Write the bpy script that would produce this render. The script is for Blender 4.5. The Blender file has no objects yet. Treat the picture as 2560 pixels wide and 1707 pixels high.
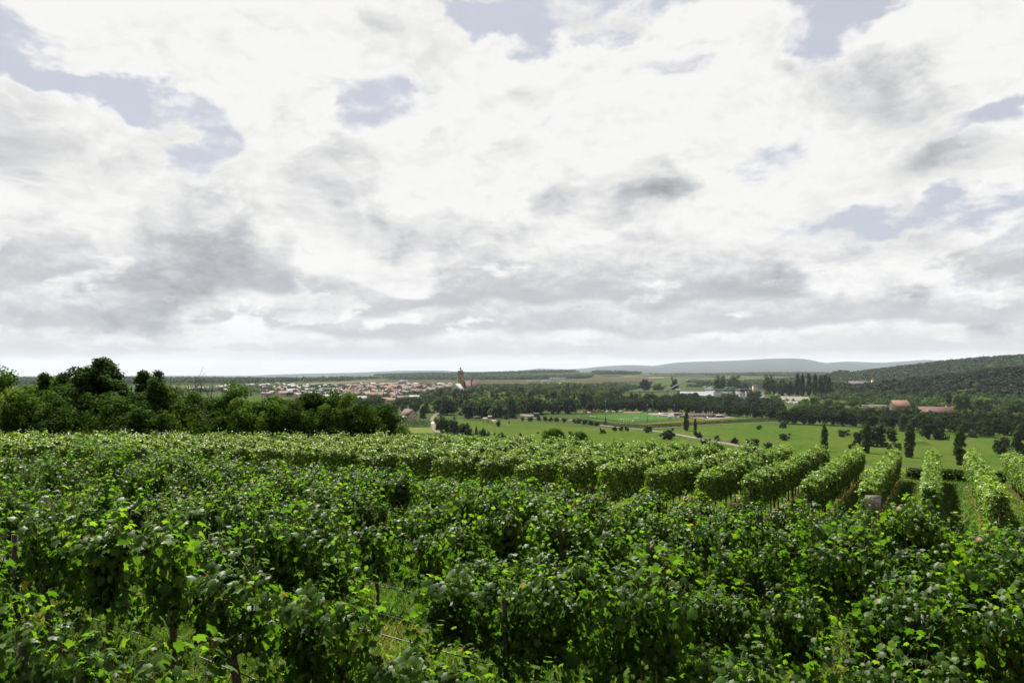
import bpy, bmesh, math, random
import numpy as np
from mathutils import Vector, Matrix

scene = bpy.context.scene
COL = scene.collection
R = math.radians
FPX = 1900.0            # focal length in pixels of the 2560 px wide photograph
HX, HY = 1280.0, 928.0  # where the horizon point straight ahead lies

# ------------------------------------------------------------------ camera
cam_d = bpy.data.cameras.new('camera')
cam_d.sensor_width = 36.0
cam_d.lens = 36.0 * FPX / 2560.0
cam_d.shift_y = (HY - 853.5) / 2560.0
cam_d.clip_start = 0.1
cam_d.clip_end = 60000.0
cam = bpy.data.objects.new('camera', cam_d)
cam.location = (0, 0, 0)
cam.rotation_euler = (R(90), 0, 0)
COL.objects.link(cam)
scene.camera = cam

# ------------------------------------------------------------------ exposure
scene.view_settings.view_transform = 'Standard'
scene.view_settings.look = 'None'
scene.view_settings.exposure = 2.1
scene.view_settings.gamma = 1.0
scene.view_settings.use_curve_mapping = False
cy = scene.cycles
cy.max_bounces = 6
cy.diffuse_bounces = 3
cy.glossy_bounces = 2
cy.transmission_bounces = 4
cy.transparent_max_bounces = 4
cy.volume_bounces = 0
cy.use_denoising = True
cy.denoising_input_passes = 'RGB_ALBEDO_NORMAL'
cy.denoising_prefilter = 'ACCURATE'
cy.use_adaptive_sampling = True
cy.adaptive_threshold = 0.01
cy.adaptive_min_samples = 8
cy.caustics_reflective = False
cy.caustics_refractive = False
cy.sample_clamp_indirect = 6.0

# ------------------------------------------------------------------ sun
SUN_AZ, SUN_EL = R(-20), R(56)
S = Vector((math.sin(SUN_AZ) * math.cos(SUN_EL), math.cos(SUN_AZ) * math.cos(SUN_EL), math.sin(SUN_EL)))
sun_d = bpy.data.lights.new('sun', 'SUN')
sun_d.energy = 5.0
sun_d.angle = R(0.6)
sun_d.color = (1.0, 0.94, 0.84)
sun = bpy.data.objects.new('sun', sun_d)
sun.rotation_euler = (-S).to_track_quat('-Z', 'Y').to_euler()
sun.location = (-200, 150, 300)
COL.objects.link(sun)

# ------------------------------------------------------------------ world: daylight sky with broken cumulus
world = bpy.data.worlds.new('World')
scene.world = world
world.use_nodes = True
try:
    world.cycles.sampling_method = 'MANUAL'
    world.cycles.sample_map_resolution = 512
except Exception:
    pass
WT = world.node_tree
WT.nodes.clear()

def wn(kind, **kw):
    n = WT.nodes.new(kind)
    for k, v in kw.items():
        setattr(n, k, v)
    return n

def wlink(sock, val):
    if hasattr(val, 'is_output'):
        WT.links.new(val, sock)
    else:
        sock.default_value = val

def wm(op, a, b=None, c=None, clamp=False):
    n = wn('ShaderNodeMath', operation=op, use_clamp=clamp)
    wlink(n.inputs[0], a)
    if b is not None:
        wlink(n.inputs[1], b)
    if c is not None:
        wlink(n.inputs[2], c)
    return n.outputs[0]

def wv(op, a, b=None):
    n = wn('ShaderNodeVectorMath', operation=op)
    wlink(n.inputs[0], a)
    if b is not None:
        wlink(n.inputs[1], b)
    return n.outputs[1] if op in ('LENGTH', 'DISTANCE', 'DOT_PRODUCT') else n.outputs[0]

def wsmooth(x, lo, hi, a=0.0, b=1.0):
    n = wn('ShaderNodeMapRange', interpolation_type='SMOOTHSTEP')
    wlink(n.inputs[0], x)
    for i, v in zip((1, 2, 3, 4), (lo, hi, a, b)):
        wlink(n.inputs[i], v)
    return n.outputs[0]

def wxyz(x, y, z):
    n = wn('ShaderNodeCombineXYZ')
    for i, v in enumerate((x, y, z)):
        wlink(n.inputs[i], v)
    return n.outputs[0]

def wnoise(vec, scale, detail, rough, dist=0.0, kind='FBM', lac=2.0):
    n = wn('ShaderNodeTexNoise', noise_type=kind)
    n.noise_dimensions = '3D'
    try:
        n.normalize = True
    except Exception:
        pass
    wlink(n.inputs['Vector'], vec)
    n.inputs['Scale'].default_value = scale
    n.inputs['Detail'].default_value = detail
    n.inputs['Roughness'].default_value = rough
    n.inputs['Lacunarity'].default_value = lac
    n.inputs['Distortion'].default_value = dist
    return n.outputs[0]

def wmixc(f, a, b):
    n = wn('ShaderNodeMix', data_type='RGBA')
    wlink(n.inputs[0], f)
    wlink(n.inputs[6], a)
    wlink(n.inputs[7], b)
    return n.outputs[2]

tc = wn('ShaderNodeTexCoord').outputs['Generated']
sep = wn('ShaderNodeSeparateXYZ')
WT.links.new(tc, sep.inputs[0])
dx, dy, dz = sep.outputs
az = wm('ARCTAN2', dx, dy)
el = wm('ARCSINE', dz)
zc = wm('ADD', wm('MAXIMUM', dz, 0.0), 0.20)
pl = wxyz(wm('DIVIDE', dx, zc), wm('DIVIDE', dy, zc), 0.0)       # the plane of the cloud deck
warp = wn('ShaderNodeTexNoise')
WT.links.new(wxyz(az, wm('MULTIPLY', el, 1.5), 3.7), warp.inputs['Vector'])
warp.inputs['Scale'].default_value = 6.0
warp.inputs['Detail'].default_value = 7.0
warp.inputs['Roughness'].default_value = 0.55
warpc = wv('SUBTRACT', warp.outputs['Color'], (0.5, 0.5, 0.5))
ang = wv('ADD', wxyz(az, el, 0.0), wv('MULTIPLY', warpc, (0.30, 0.18, 0.0)))
plw = wv('ADD', pl, wv('MULTIPLY', warpc, (0.55, 0.55, 0.0)))

def blob(px, py, rx, ry):
    """a soft patch of sky in a fixed compass direction and height above the horizon"""
    a0 = math.atan2(px - HX, FPX)
    e0 = math.atan2(HY - py, math.hypot(FPX, px - HX))
    k = 1.0 / math.hypot(FPX, px - HX)
    d = wv('SUBTRACT', ang, (a0, e0, 0.0))
    d = wv('MULTIPLY', d, (1.0 / (rx * k), 1.0 / (ry * k), 1.0))
    return wsmooth(wv('LENGTH', d), 1.35, 0.35)

def total(items):
    acc = None
    for (px, py, rx, ry, w) in items:
        t = wm('MULTIPLY', blob(px, py, rx, ry), w)
        acc = t if acc is None else wm('ADD', acc, t)
    return acc

holes = total([(20, 60, 130, 150, 1.0), (130, 215, 110, 45, .8), (330, 262, 170, 45, .9), (500, 370, 75, 75, .8),
               (930, 270, 85, 75, .62), (1330, 365, 80, 45, .5), (1180, 40, 90, 60, .9), (1440, 50, 250, 70, 1.0),
               (2080, 40, 170, 85, 1.0), (2560, 80, 60, 60, .8), (2370, 375, 170, 55, .9), (2300, 530, 240, 60, .95),
               (2120, 580, 130, 55, .8), (2540, 610, 90, 50, .7)])
darks = total([(400, 700, 280, 130, .50), (330, 800, 300, 50, .42), (60, 850, 200, 40, .5), (850, 770, 170, 60, .55),
               (560, 560, 260, 100, .35), (1020, 560, 330, 80, .38), (1220, 640, 260, 70, .38), (1540, 500, 160, 40, .5),
               (1640, 600, 200, 60, .3), (1760, 715, 170, 55, .8), (1780, 790, 200, 30, .5), (1440, 785, 220, 40, .45),
               (1500, 750, 60, 30, .5), (1980, 720, 80, 40, .45), (2060, 770, 110, 30, .42), (2300, 750, 90, 45, .5),
               (2480, 720, 130, 90, .55), (700, 240, 260, 60, .2), (1400, 230, 170, 60, .28), (1900, 110, 110, 60, .16),
               (2330, 140, 160, 60, .10), (2400, 420, 200, 40, .18), (1130, 780, 150, 40, .35)])

w0 = wn('ShaderNodeSeparateXYZ')
WT.links.new(warpc, w0.inputs[0])
fine = w0.outputs[2]
n0 = wnoise(plw, 1.25, 8.0, 0.54)
# billows: the same field looked up a little higher and towards the sun gives lit tops and shaded undersides
angp = wv('ADD', wxyz(wm('MULTIPLY', az, 0.85), wm('MULTIPLY', el, 1.55), 0.0), wv('MULTIPLY', warpc, (0.09, 0.09, 0.0)))
q0 = wnoise(angp, 8.5, 10.0, 0.63)
q1 = wnoise(wv('ADD', angp, (-0.004, 0.014, 0.0)), 8.5, 5.0, 0.63)
relief = wm('SUBTRACT', q0, q1)
cover = wm('ADD', wm('MULTIPLY', wm('SUBTRACT', n0, 0.5), 1.0), wm('MULTIPLY', wm('SUBTRACT', q0, 0.5), 3.0))
cover = wm('ADD', cover, wm('MULTIPLY', fine, 0.7))
cover = wm('SUBTRACT', wm('ADD', cover, 0.52), wm('MULTIPLY', holes, 0.80))
dens = wsmooth(cover, -0.26, 0.26)
thick = wsmooth(cover, 0.0, 0.60)
# grey cloud masses: crisp fractal outlines round the shaded parts
gsum = wm('ADD', wm('MULTIPLY', darks, 0.80), wm('ADD', wm('MULTIPLY', wm('SUBTRACT', q0, 0.5), 1.9), wm('MULTIPLY', wm('SUBTRACT', n0, 0.5), 0.9)))
g1 = wsmooth(gsum, 0.02, 0.36)
g2 = wsmooth(gsum, 0.26, 0.66)
lum = wm('SUBTRACT', 0.965, wm('MULTIPLY', wm('ADD', wm('MULTIPLY', g1, 0.17), wm('MULTIPLY', g2, 0.20)), thick))
lum = wm('ADD', lum, wm('MULTIPLY', relief, wm('ADD', 1.0, wm('MULTIPLY', g1, 0.25))))
# overlapping heaps: each has a crisp bright outline against the greyer one behind it
heap1 = wsmooth(wm('ADD', wm('ADD', q0, wm('MULTIPLY', n0, 0.35)), wm('MULTIPLY', el, -0.10)), 0.655, 0.70)
heap2 = wsmooth(wm('ADD', n0, wm('MULTIPLY', q0, 0.45)), 0.675, 0.72)
rim1 = wsmooth(wm('ABSOLUTE', wm('SUBTRACT', wm('ADD', wm('ADD', q0, wm('MULTIPLY', n0, 0.35)), wm('MULTIPLY', el, -0.10)), 0.70)), 0.055, 0.0)
rim2 = wsmooth(wm('ABSOLUTE', wm('SUBTRACT', wm('ADD', n0, wm('MULTIPLY', q0, 0.45)), 0.72)), 0.05, 0.0)
lum = wm('ADD', lum, wm('SUBTRACT', wm('MULTIPLY', wm('ADD', rim1, rim2), 0.055), wm('ADD', wm('MULTIPLY', heap1, 0.075), wm('MULTIPLY', heap2, 0.075))))
lum = wm('ADD', lum, 0.055)
# banks of small cumulus low in the sky: flat shaded bases, bright tops
low = wnoise(wxyz(wm('MULTIPLY', az, 3.4), 0.0, 2.2), 1.0, 2.0, 0.5)
low2 = wnoise(wxyz(wm('MULTIPLY', az, 4.6), wm('MULTIPLY', el, 9.0), 7.7), 1.0, 2.0, 0.5)
def bank(lum, base_deg, thick_deg, freq, seed, dark, gap):
    e0, th = R(base_deg), R(thick_deg)
    v = wxyz(wm('MULTIPLY', az, freq), wm('MULTIPLY', el, freq * 2.3), seed)
    n = wnoise(wv('ADD', v, wv('MULTIPLY', warpc, (0.7, 0.35, 0.0))), 1.0, 6.0, 0.58)
    eb = wm('ADD', wm('ADD', el, wm('MULTIPLY', wm('SUBTRACT', n, 0.5), th * 0.5)), wm('MULTIPLY', wm('SUBTRACT', low, 0.5), th * 1.3))
    up = wm('DIVIDE', wm('SUBTRACT', eb, e0), th)                       # 0 at the base, 1 at the top
    m = wm('MULTIPLY', wsmooth(up, -0.10, 0.04), wsmooth(wm('SUBTRACT', wm('ADD', wm('MULTIPLY', wm('SUBTRACT', n, gap), 4.6), wm('MULTIPLY', wm('SUBTRACT', low2, 0.5), 3.0)), up), -0.75, -0.35))
    lk = wm('ADD', wm('SUBTRACT', 0.94, dark), wm('MULTIPLY', wsmooth(wm('ADD', up, wm('MULTIPLY', relief, 2.2)), 0.0, 0.95), dark + 0.06))
    mx = wn('ShaderNodeMix', data_type='FLOAT')
    wlink(mx.inputs[0], wm('MULTIPLY', m, 0.85))
    wlink(mx.inputs[2], lum)
    wlink(mx.inputs[3], lk)
    return mx.outputs[0], m
lum, m1 = bank(lum, 1.3, 2.4, 17.0, 1.3, 0.24, 0.47)
lum, m2 = bank(lum, 3.2, 4.0, 11.0, 5.9, 0.34, 0.51)
lum, m3 = bank(lum, 5.6, 6.5, 7.0, 9.2, 0.38, 0.55)
lowdens = wm('MAXIMUM', wm('MAXIMUM', m1, m2), m3)
dens = wm('MAXIMUM', dens, wm('MULTIPLY', lowdens, 0.9))
lum = wm('MINIMUM', wm('MAXIMUM', lum, 0.42), 1.0)
tint = wmixc(wsmooth(lum, 0.5, 0.95), (0.93, 0.965, 1.0, 1), (1.0, 0.995, 0.98, 1))
cloud = wv('MULTIPLY', tint, wxyz(lum, lum, lum))
sky = wn('ShaderNodeTexSky', sky_type='NISHITA')
sky.sun_disc = False
sky.sun_elevation = SUN_EL
sky.sun_rotation = SUN_AZ
sky.altitude = 250.0
sky.air_density = 1.0
sky.dust_density = 2.2
sky.ozone_density = 1.0
blue = wv('ADD', wv('MULTIPLY', sky.outputs[0], (0.022, 0.022, 0.022)), (0.53, 0.545, 0.60))   # thin high veil over the blue
mixed = wmixc(dens, blue, cloud)
hz = wsmooth(el, 0.065, -0.005)
mixed = wmixc(wm('MULTIPLY', hz, 0.85), mixed, (0.60, 0.59, 0.57, 1))
bg = wn('ShaderNodeBackground')
WT.links.new(wv('MULTIPLY', mixed, (2.16, 2.16, 2.16)), bg.inputs['Color'])
bg.inputs['Strength'].default_value = 0.1
wo = wn('ShaderNodeOutputWorld')
WT.links.new(bg.outputs[0], wo.inputs['Surface'])

# ------------------------------------------------------------------ helpers
rng = np.random.default_rng(7)
random.seed(7)

def mat(name, base, rough=0.8, spec=0.3, noise=None, bump=0.0, ramp=None, transl=None, attr=None, metallic=0.0, coord='Object'):
    """node material; noise = (scale, detail, second colour, lo, hi); ramp = [(pos, rgb)] driven by the attribute or noise"""
    m = bpy.data.materials.new(name)
    m.use_nodes = True
    nt = m.node_tree
    nt.nodes.clear()
    out = nt.nodes.new('ShaderNodeOutputMaterial')
    p = nt.nodes.new('ShaderNodeBsdfPrincipled')
    p.inputs['Roughness'].default_value = rough
    p.inputs['Specular IOR Level'].default_value = spec
    p.inputs['Metallic'].default_value = metallic
    p.inputs['Base Color'].default_value = (*base, 1)
    colsock = None
    tcn = nt.nodes.new('ShaderNodeTexCoord')
    if noise:
        nz = nt.nodes.new('ShaderNodeTexNoise')
        nt.links.new(tcn.outputs[coord], nz.inputs['Vector'])
        nz.inputs['Scale'].default_value = noise[0]
        nz.inputs['Detail'].default_value = noise[1]
        nz.inputs['Roughness'].default_value = 0.62
        mr = nt.nodes.new('ShaderNodeMapRange')
        nt.links.new(nz.outputs[0], mr.inputs[0])
        mr.inputs[1].default_value = noise[3]
        mr.inputs[2].default_value = noise[4]
        mx = nt.nodes.new('ShaderNodeMix')
        mx.data_type = 'RGBA'
        nt.links.new(mr.outputs[0], mx.inputs[0])
        mx.inputs[6].default_value = (*base, 1)
        mx.inputs[7].default_value = (*noise[2], 1)
        colsock = mx.outputs[2]
        if bump:
            b = nt.nodes.new('ShaderNodeBump')
            b.inputs['Strength'].default_value = bump
            b.inputs['Distance'].default_value = 0.05
            nt.links.new(nz.outputs[0], b.inputs['Height'])
            nt.links.new(b.outputs[0], p.inputs['Normal'])
    if ramp:
        at_ = nt.nodes.new('ShaderNodeAttribute')
        at_.attribute_name = attr or 'rnd'
        cr = nt.nodes.new('ShaderNodeValToRGB')
        nt.links.new(at_.outputs['Fac'], cr.inputs[0])
        els = cr.color_ramp.elements
        els[0].position, els[0].color = ramp[0][0], (*ramp[0][1], 1)
        els[1].position, els[1].color = ramp[-1][0], (*ramp[-1][1], 1)
        for pos, c in ramp[1:-1]:
            e = els.new(pos)
            e.color = (*c, 1)
        colsock = cr.outputs[0]
    if colsock is not None:
        nt.links.new(colsock, p.inputs['Base Color'])
    last = p.outputs[0]
    if transl:
        tb = nt.nodes.new('ShaderNodeBsdfTranslucent')
        if colsock is not None:
            vm = nt.nodes.new('ShaderNodeVectorMath')
            vm.operation = 'MULTIPLY'
            nt.links.new(colsock, vm.inputs[0])
            vm.inputs[1].default_value = transl[1]
            nt.links.new(vm.outputs[0], tb.inputs['Color'])
        mxs = nt.nodes.new('ShaderNodeMixShader')
        mxs.inputs[0].default_value = transl[0]
        nt.links.new(last, mxs.inputs[1])
        nt.links.new(tb.outputs[0], mxs.inputs[2])
        last = mxs.outputs[0]
    nt.links.new(last, out.inputs['Surface'])
    return m

def mesh(name, V, faces, m=None, rnd=None, smooth=False):
    """faces: list of int arrays (n,k); rnd: per vertex value"""
    me = bpy.data.meshes.new(name)
    V = np.asarray(V, dtype=np.float32)
    if not isinstance(faces, (list, tuple)):
        faces = [faces]
    faces = [np.asarray(f, dtype=np.int32) for f in faces if len(f)]
    nl = sum(f.size for f in faces)
    npoly = sum(len(f) for f in faces)
    me.vertices.add(len(V))
    me.vertices.foreach_set('co', V.ravel())
    me.loops.add(nl)
    me.loops.foreach_set('vertex_index', np.concatenate([f.ravel() for f in faces]))
    me.polygons.add(npoly)
    tot = np.concatenate([np.full(len(f), f.shape[1], np.int32) for f in faces])
    start = np.concatenate([[0], np.cumsum(tot)[:-1]]).astype(np.int32)
    me.polygons.foreach_set('loop_start', start)
    me.polygons.foreach_set('loop_total', tot)
    if smooth:
        me.polygons.foreach_set('use_smooth', np.ones(npoly, dtype=bool))
    if rnd is not None:
        a = me.attributes.new('rnd', 'FLOAT', 'POINT')
        a.data.foreach_set('value', np.asarray(rnd, dtype=np.float32))
    me.update(calc_edges=True)
    if m is not None:
        me.materials.append(m)
    return me

def put(name, me, parent=None, loc=(0, 0, 0), rot=(0, 0, 0), scale=(1, 1, 1)):
    o = bpy.data.objects.new(name, me)
    COL.objects.link(o)
    o.parent = parent
    o.location = loc
    o.rotation_euler = rot
    o.scale = scale if hasattr(scale, '__len__') else (scale,) * 3
    return o

def tag(o, label, cat=None, group=None, kind=None):
    o['label'] = label
    if cat:
        o['category'] = cat
    if group:
        o['group'] = group
    if kind:
        o['kind'] = kind
    return o

def thing(name, label, cat, loc, rotz=0.0, group=None, scale=1.0):
    o = put(name, None, None, loc, (0, 0, rotz), scale)
    o.empty_display_size = 0.3
    return tag(o, label, cat, group)

def struct(name, me, loc=(0, 0, 0)):
    o = put(name, me, None, loc)
    o['kind'] = 'structure'
    return o

# ---- small solid builders returning (V, [F...])
class MB:
    def __init__(s):
        s.v, s.f3, s.f4, s.n = [], [], [], 0
    def add(s, V, f3=(), f4=()):
        V = np.asarray(V, float)
        s.v.append(V)
        if len(f3):
            s.f3.append(np.asarray(f3) + s.n)
        if len(f4):
            s.f4.append(np.asarray(f4) + s.n)
        s.n += len(V)
        return s
    def box(s, c, d, rz=0.0, taper=1.0):
        x, y, z = [k / 2 for k in d]
        V = np.array([[-x, -y, -z], [x, -y, -z], [x, y, -z], [-x, y, -z],
                      [-x * taper, -y * taper, z], [x * taper, -y * taper, z], [x * taper, y * taper, z], [-x * taper, y * taper, z]])
        if rz:
            ca, sa = math.cos(rz), math.sin(rz)
            V[:, :2] = V[:, :2] @ np.array([[ca, sa], [-sa, ca]])
        V = V + np.array(c)
        return s.add(V, f4=[[0, 3, 2, 1], [4, 5, 6, 7], [0, 1, 5, 4], [1, 2, 6, 5], [2, 3, 7, 6], [3, 0, 4, 7]])
    def tube(s, pts, rad, n=6, cap=True):
        pts = np.asarray(pts, float)
        k = len(pts)
        rad = np.broadcast_to(np.asarray(rad, float), (k,))
        t = np.gradient(pts, axis=0)
        t /= np.linalg.norm(t, axis=1, keepdims=True) + 1e-9
        ref = np.array([0, 0, 1.0]) if abs(t[0, 2]) < 0.9 else np.array([1.0, 0, 0])
        a = np.cross(t, ref)
        a /= np.linalg.norm(a, axis=1, keepdims=True) + 1e-9
        b = np.cross(t, a)
        th = np.arange(n) * 2 * math.pi / n
        V = pts[:, None] + rad[:, None, None] * (a[:, None] * np.cos(th)[None, :, None] + b[:, None] * np.sin(th)[None, :, None])
        V = V.reshape(-1, 3)
        f = []
        for i in range(k - 1):
            for j in range(n):
                j2 = (j + 1) % n
                f.append([i * n + j, i * n + j2, (i + 1) * n + j2, (i + 1) * n + j])
        f3 = []
        if cap:
            V = np.vstack([V, pts[-1:], pts[:1]])
            e = (k - 1) * n
            f3 = [[e + j, e + (j + 1) % n, k * n] for j in range(n)] + [[(j + 1) % n, j, k * n + 1] for j in range(n)]
        return s.add(V, f3=f3, f4=f)
    def lathe(s, prof, n=12, c=(0, 0, 0)):
        prof = np.asarray(prof, float)
        k = len(prof)
        th = np.arange(n) * 2 * math.pi / n + math.pi / n
        V = np.stack([prof[:, 0, None] * np.cos(th), prof[:, 0, None] * np.sin(th), np.repeat(prof[:, 1, None], n, 1)], -1).reshape(-1, 3) + np.array(c)
        f = [[i * n + j, i * n + (j + 1) % n, (i + 1) * n + (j + 1) % n, (i + 1) * n + j] for i in range(k - 1) for j in range(n)]
        return s.add(V, f4=f)
    def mesh(s, name, m, smooth=False, rnd=None):
        fs = []
        if s.f3:
            fs.append(np.vstack(s.f3))
        if s.f4:
            fs.append(np.vstack(s.f4))
        V = np.vstack(s.v)
        return mesh(name, V, fs, m, smooth=smooth, rnd=None if rnd is None else np.full(len(V), rnd))

# ------------------------------------------------------------------ terrain
ROWA = R(29.2)                      # compass direction of the far vine rows
SA, CA = math.sin(ROWA), math.cos(ROWA)

def sstep(a, b, x):
    t = np.clip((x - a) / (b - a), 0, 1)
    return t * t * (3 - 2 * t)

PR = np.array([0, 60, 75, 90, 120, 160, 228, 290, 360, 430, 500, 575, 650, 800, 1e6])
PZ = np.array([-5., -7.1, -8.2, -10.0, -14.6, -20.3, -28.0, -33.6, -38.0, -41.2, -43.6, -45.2, -46.0, -46.4, -46.4])
RIDGE = np.array([(-800, 940), (-300, 938), (560, 946), (600, 942), (650, 937), (750, 934), (900, 931), (960, 928), (1000, 926.5), (1060, 926), (1110, 926),
                  (1140, 929), (1200, 932), (1250, 931), (1300, 927), (1345, 921), (1380, 922), (1420, 923), (1460, 921), (1490, 917),
                  (1560, 912.5), (1600, 913), (1635, 915), (1670, 909), (1700, 906), (1760, 904), (1850, 902), (1900, 899), (1960, 897.5), (2005, 898.5),
                  (2030, 902), (2060, 909), (2090, 907), (2120, 905.5), (2200, 909), (2260, 906), (2310, 903), (2450, 906), (3200, 915)], float)

def terr(X, Y):
    X = np.asarray(X, float)
    Y = np.asarray(Y, float)
    r = np.hypot(X, Y)
    D = X * SA + Y * CA
    plane = -4.9 - 0.035 * np.clip(D, -300, 90)
    plane = plane + 1.25 * np.exp(-((X + 9.0) ** 2 + (Y - 8.0) ** 2) / (2 * 5.5 ** 2))
    far = np.interp(r, PR, PZ)
    w = sstep(56, 76, r) * sstep(-0.35, 0.1, Y / (r + 1e-6))
    z = plane * (1 - w) + far * w
    # wooded ridge, dark wooded spur and field slope beyond the valley
    z = z + 92 * sstep(780, 1750, X) * np.exp(-((Y - 2500) / 560) ** 2) * sstep(400, 1500, Y)
    z = z + 44 * np.exp(-((X - 930) / 235) ** 2 - ((Y - 1330) / 210) ** 2)
    z = z + 9 * np.exp(-((X - 760) / 240) ** 2 - ((Y - 1650) / 160) ** 2)
    z = z + 36 * np.exp(-((X - 420) / 620) ** 2 - ((Y - 5000) / 620) ** 2)
    z = z + 22 * np.exp(-((X + 500) / 900) ** 2 - ((Y - 5600) / 700) ** 2)
    z = z + 22 * np.exp(-((X - 2100) / 900) ** 2 - ((Y - 5600) / 700) ** 2)
    px = HX + FPX * X / np.maximum(Y, 1.0)
    # the plain drops away beyond the forest on the left
    z = z - 95 * sstep(-0.10, -0.34, X / np.maximum(Y, 1.0)) * sstep(4300, 8500, r) * sstep(0.0, 0.3, Y / (r + 1e-6))
    top = (HY - np.interp(px, RIDGE[:, 0], RIDGE[:, 1])) / FPX * 18000.0 - z
    top = np.maximum(top, 0) * sstep(-0.2, 0.25, Y / (r + 1e-6))
    z = z + top * np.exp(-((r - 18000.0) / np.where(r < 18000, 4200.0, 1800.0)) ** 2)
    return z

def at(px, py, lo=95.0):
    """ground point seen at a pixel of the photograph"""
    ax, sl = (px - HX) / FPX, (HY - py) / FPX
    Ys = lo * (16000.0 / lo) ** np.linspace(0, 1, 900)
    d = sl * Ys - terr(ax * Ys, Ys)
    k = np.argmax(d < 0)
    if d[k] >= 0:
        k = len(Ys) - 1
    a, b = Ys[max(k - 1, 0)], Ys[k]
    for _ in range(24):
        c = 0.5 * (a + b)
        if sl * c - terr(ax * c, c) < 0:
            b = c
        else:
            a = c
    return Vector((ax * b, b, float(terr(ax * b, b))))

def gz(x, y):
    return float(terr(x, y))

def DU(D, u):
    """point from distance along the far rows and offset across them"""
    return (D * SA + u * CA, D * CA - u * SA)

# ---- materials
M = {}
M['ground'] = mat('ground_grass', (0.0167, 0.0286, 0.0084), 0.95, 0.0, noise=(0.035, 8, (0.0328, 0.0388, 0.0143), 0.42, 0.66))
def meadow_mat(name, a, b, c):
    m = mat(name, a, 0.95, 0.0, noise=(0.018, 6, b, 0.40, 0.64))
    nt = m.node_tree
    p = next(n for n in nt.nodes if n.type == 'BSDF_PRINCIPLED')
    src = p.inputs['Base Color'].links[0].from_socket
    tcn = next(n for n in nt.nodes if n.type == 'TEX_COORD')
    nz = nt.nodes.new('ShaderNodeTexNoise')
    mp = nt.nodes.new('ShaderNodeMapping')
    mp.inputs['Scale'].default_value = (0.10, 0.035, 0.1)
    nt.links.new(tcn.outputs['Object'], mp.inputs['Vector'])
    nt.links.new(mp.outputs[0], nz.inputs['Vector'])
    nz.inputs['Scale'].default_value = 3.0
    nz.inputs['Detail'].default_value = 8.0
    nz.inputs['Roughness'].default_value = 0.7
    mr = nt.nodes.new('ShaderNodeMapRange')
    nt.links.new(nz.outputs[0], mr.inputs[0])
    mr.inputs[1].default_value, mr.inputs[2].default_value = 0.45, 0.70
    mx = nt.nodes.new('ShaderNodeMix')
    mx.data_type = 'RGBA'
    nt.links.new(mr.outputs[0], mx.inputs[0])
    nt.links.new(src, mx.inputs[6])
    mx.inputs[7].default_value = (*c, 1)
    nt.links.new(mx.outputs[2], p.inputs['Base Color'])
    return m
M['meadow'] = meadow_mat('meadow_grass', (0.0155, 0.0370, 0.0045), (0.0270, 0.0420, 0.0070), (0.0420, 0.0450, 0.0130))
M['vine_floor'] = meadow_mat('vineyard_turf', (0.0200, 0.0520, 0.0060), (0.0340, 0.0560, 0.0090), (0.0500, 0.0470, 0.0150))
M['pitch'] = mat('pitch_turf', (0.0170, 0.0420, 0.0090), 0.95, 0.0, noise=(0.02, 4, (0.0260, 0.0500, 0.0120), 0.4, 0.6))
M['dry'] = mat('dry_turf', (0.0477, 0.0394, 0.0095), 0.95, 0.0, noise=(0.04, 6, (0.0299, 0.0394, 0.0089), 0.42, 0.62))
M['lawn'] = mat('mown_lawn', (0.0537, 0.0626, 0.0179), 0.95, 0.0, noise=(0.12, 6, (0.0358, 0.0501, 0.0126), 0.42, 0.62))
M['stubble'] = mat('stubble_field', (0.0725, 0.0563, 0.0322), 0.95, 0.0, noise=(0.01, 6, (0.0510, 0.0444, 0.0215), 0.4, 0.65))
M['olive'] = mat('olive_field', (0.0228, 0.0228, 0.0107), 0.95, 0.0, noise=(0.008, 7, (0.0363, 0.0309, 0.0161), 0.4, 0.65))
M['greenfield'] = mat('green_field', (0.0274, 0.0388, 0.0131), 0.95, 0.0, noise=(0.01, 7, (0.0406, 0.0442, 0.0167), 0.4, 0.65))
M['soil'] = mat('vineyard_soil', (0.0585, 0.0351, 0.0187), 0.95, 0.0, noise=(2.5, 8, (0.0655, 0.0538, 0.0187), 0.42, 0.62), bump=0.4)
M['asphalt'] = mat('road_asphalt', (0.0776, 0.0722, 0.0644), 0.95, 0.0, noise=(0.6, 7, (0.1039, 0.0960, 0.0871), 0.4, 0.65))
M['gravel'] = mat('gravel_path', (0.0832, 0.0730, 0.0581), 0.95, 0.0, noise=(0.5, 7, (0.0653, 0.0592, 0.0479), 0.4, 0.65))
M['sand'] = mat('sand', (0.0859, 0.0630, 0.0402), 0.95, 0.0, noise=(0.3, 5, (0.0686, 0.0516, 0.0325), 0.4, 0.65))
M['clay'] = mat('clay_court', (0.0343, 0.0097, 0.0051), 0.95, 0.0, noise=(0.2, 5, (0.0297, 0.0114, 0.0064), 0.4, 0.65))
M['water'] = mat('river_water', (0.055, 0.065, 0.06), 0.12, 0.5, noise=(0.05, 4, (0.07, 0.08, 0.07), 0.4, 0.65), bump=0.06)
M['farhill'] = mat('far_hill_forest', (0.014, 0.017, 0.014), 0.95, 0.0, noise=(0.004, 7, (0.022, 0.026, 0.019), 0.4, 0.65))

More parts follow.
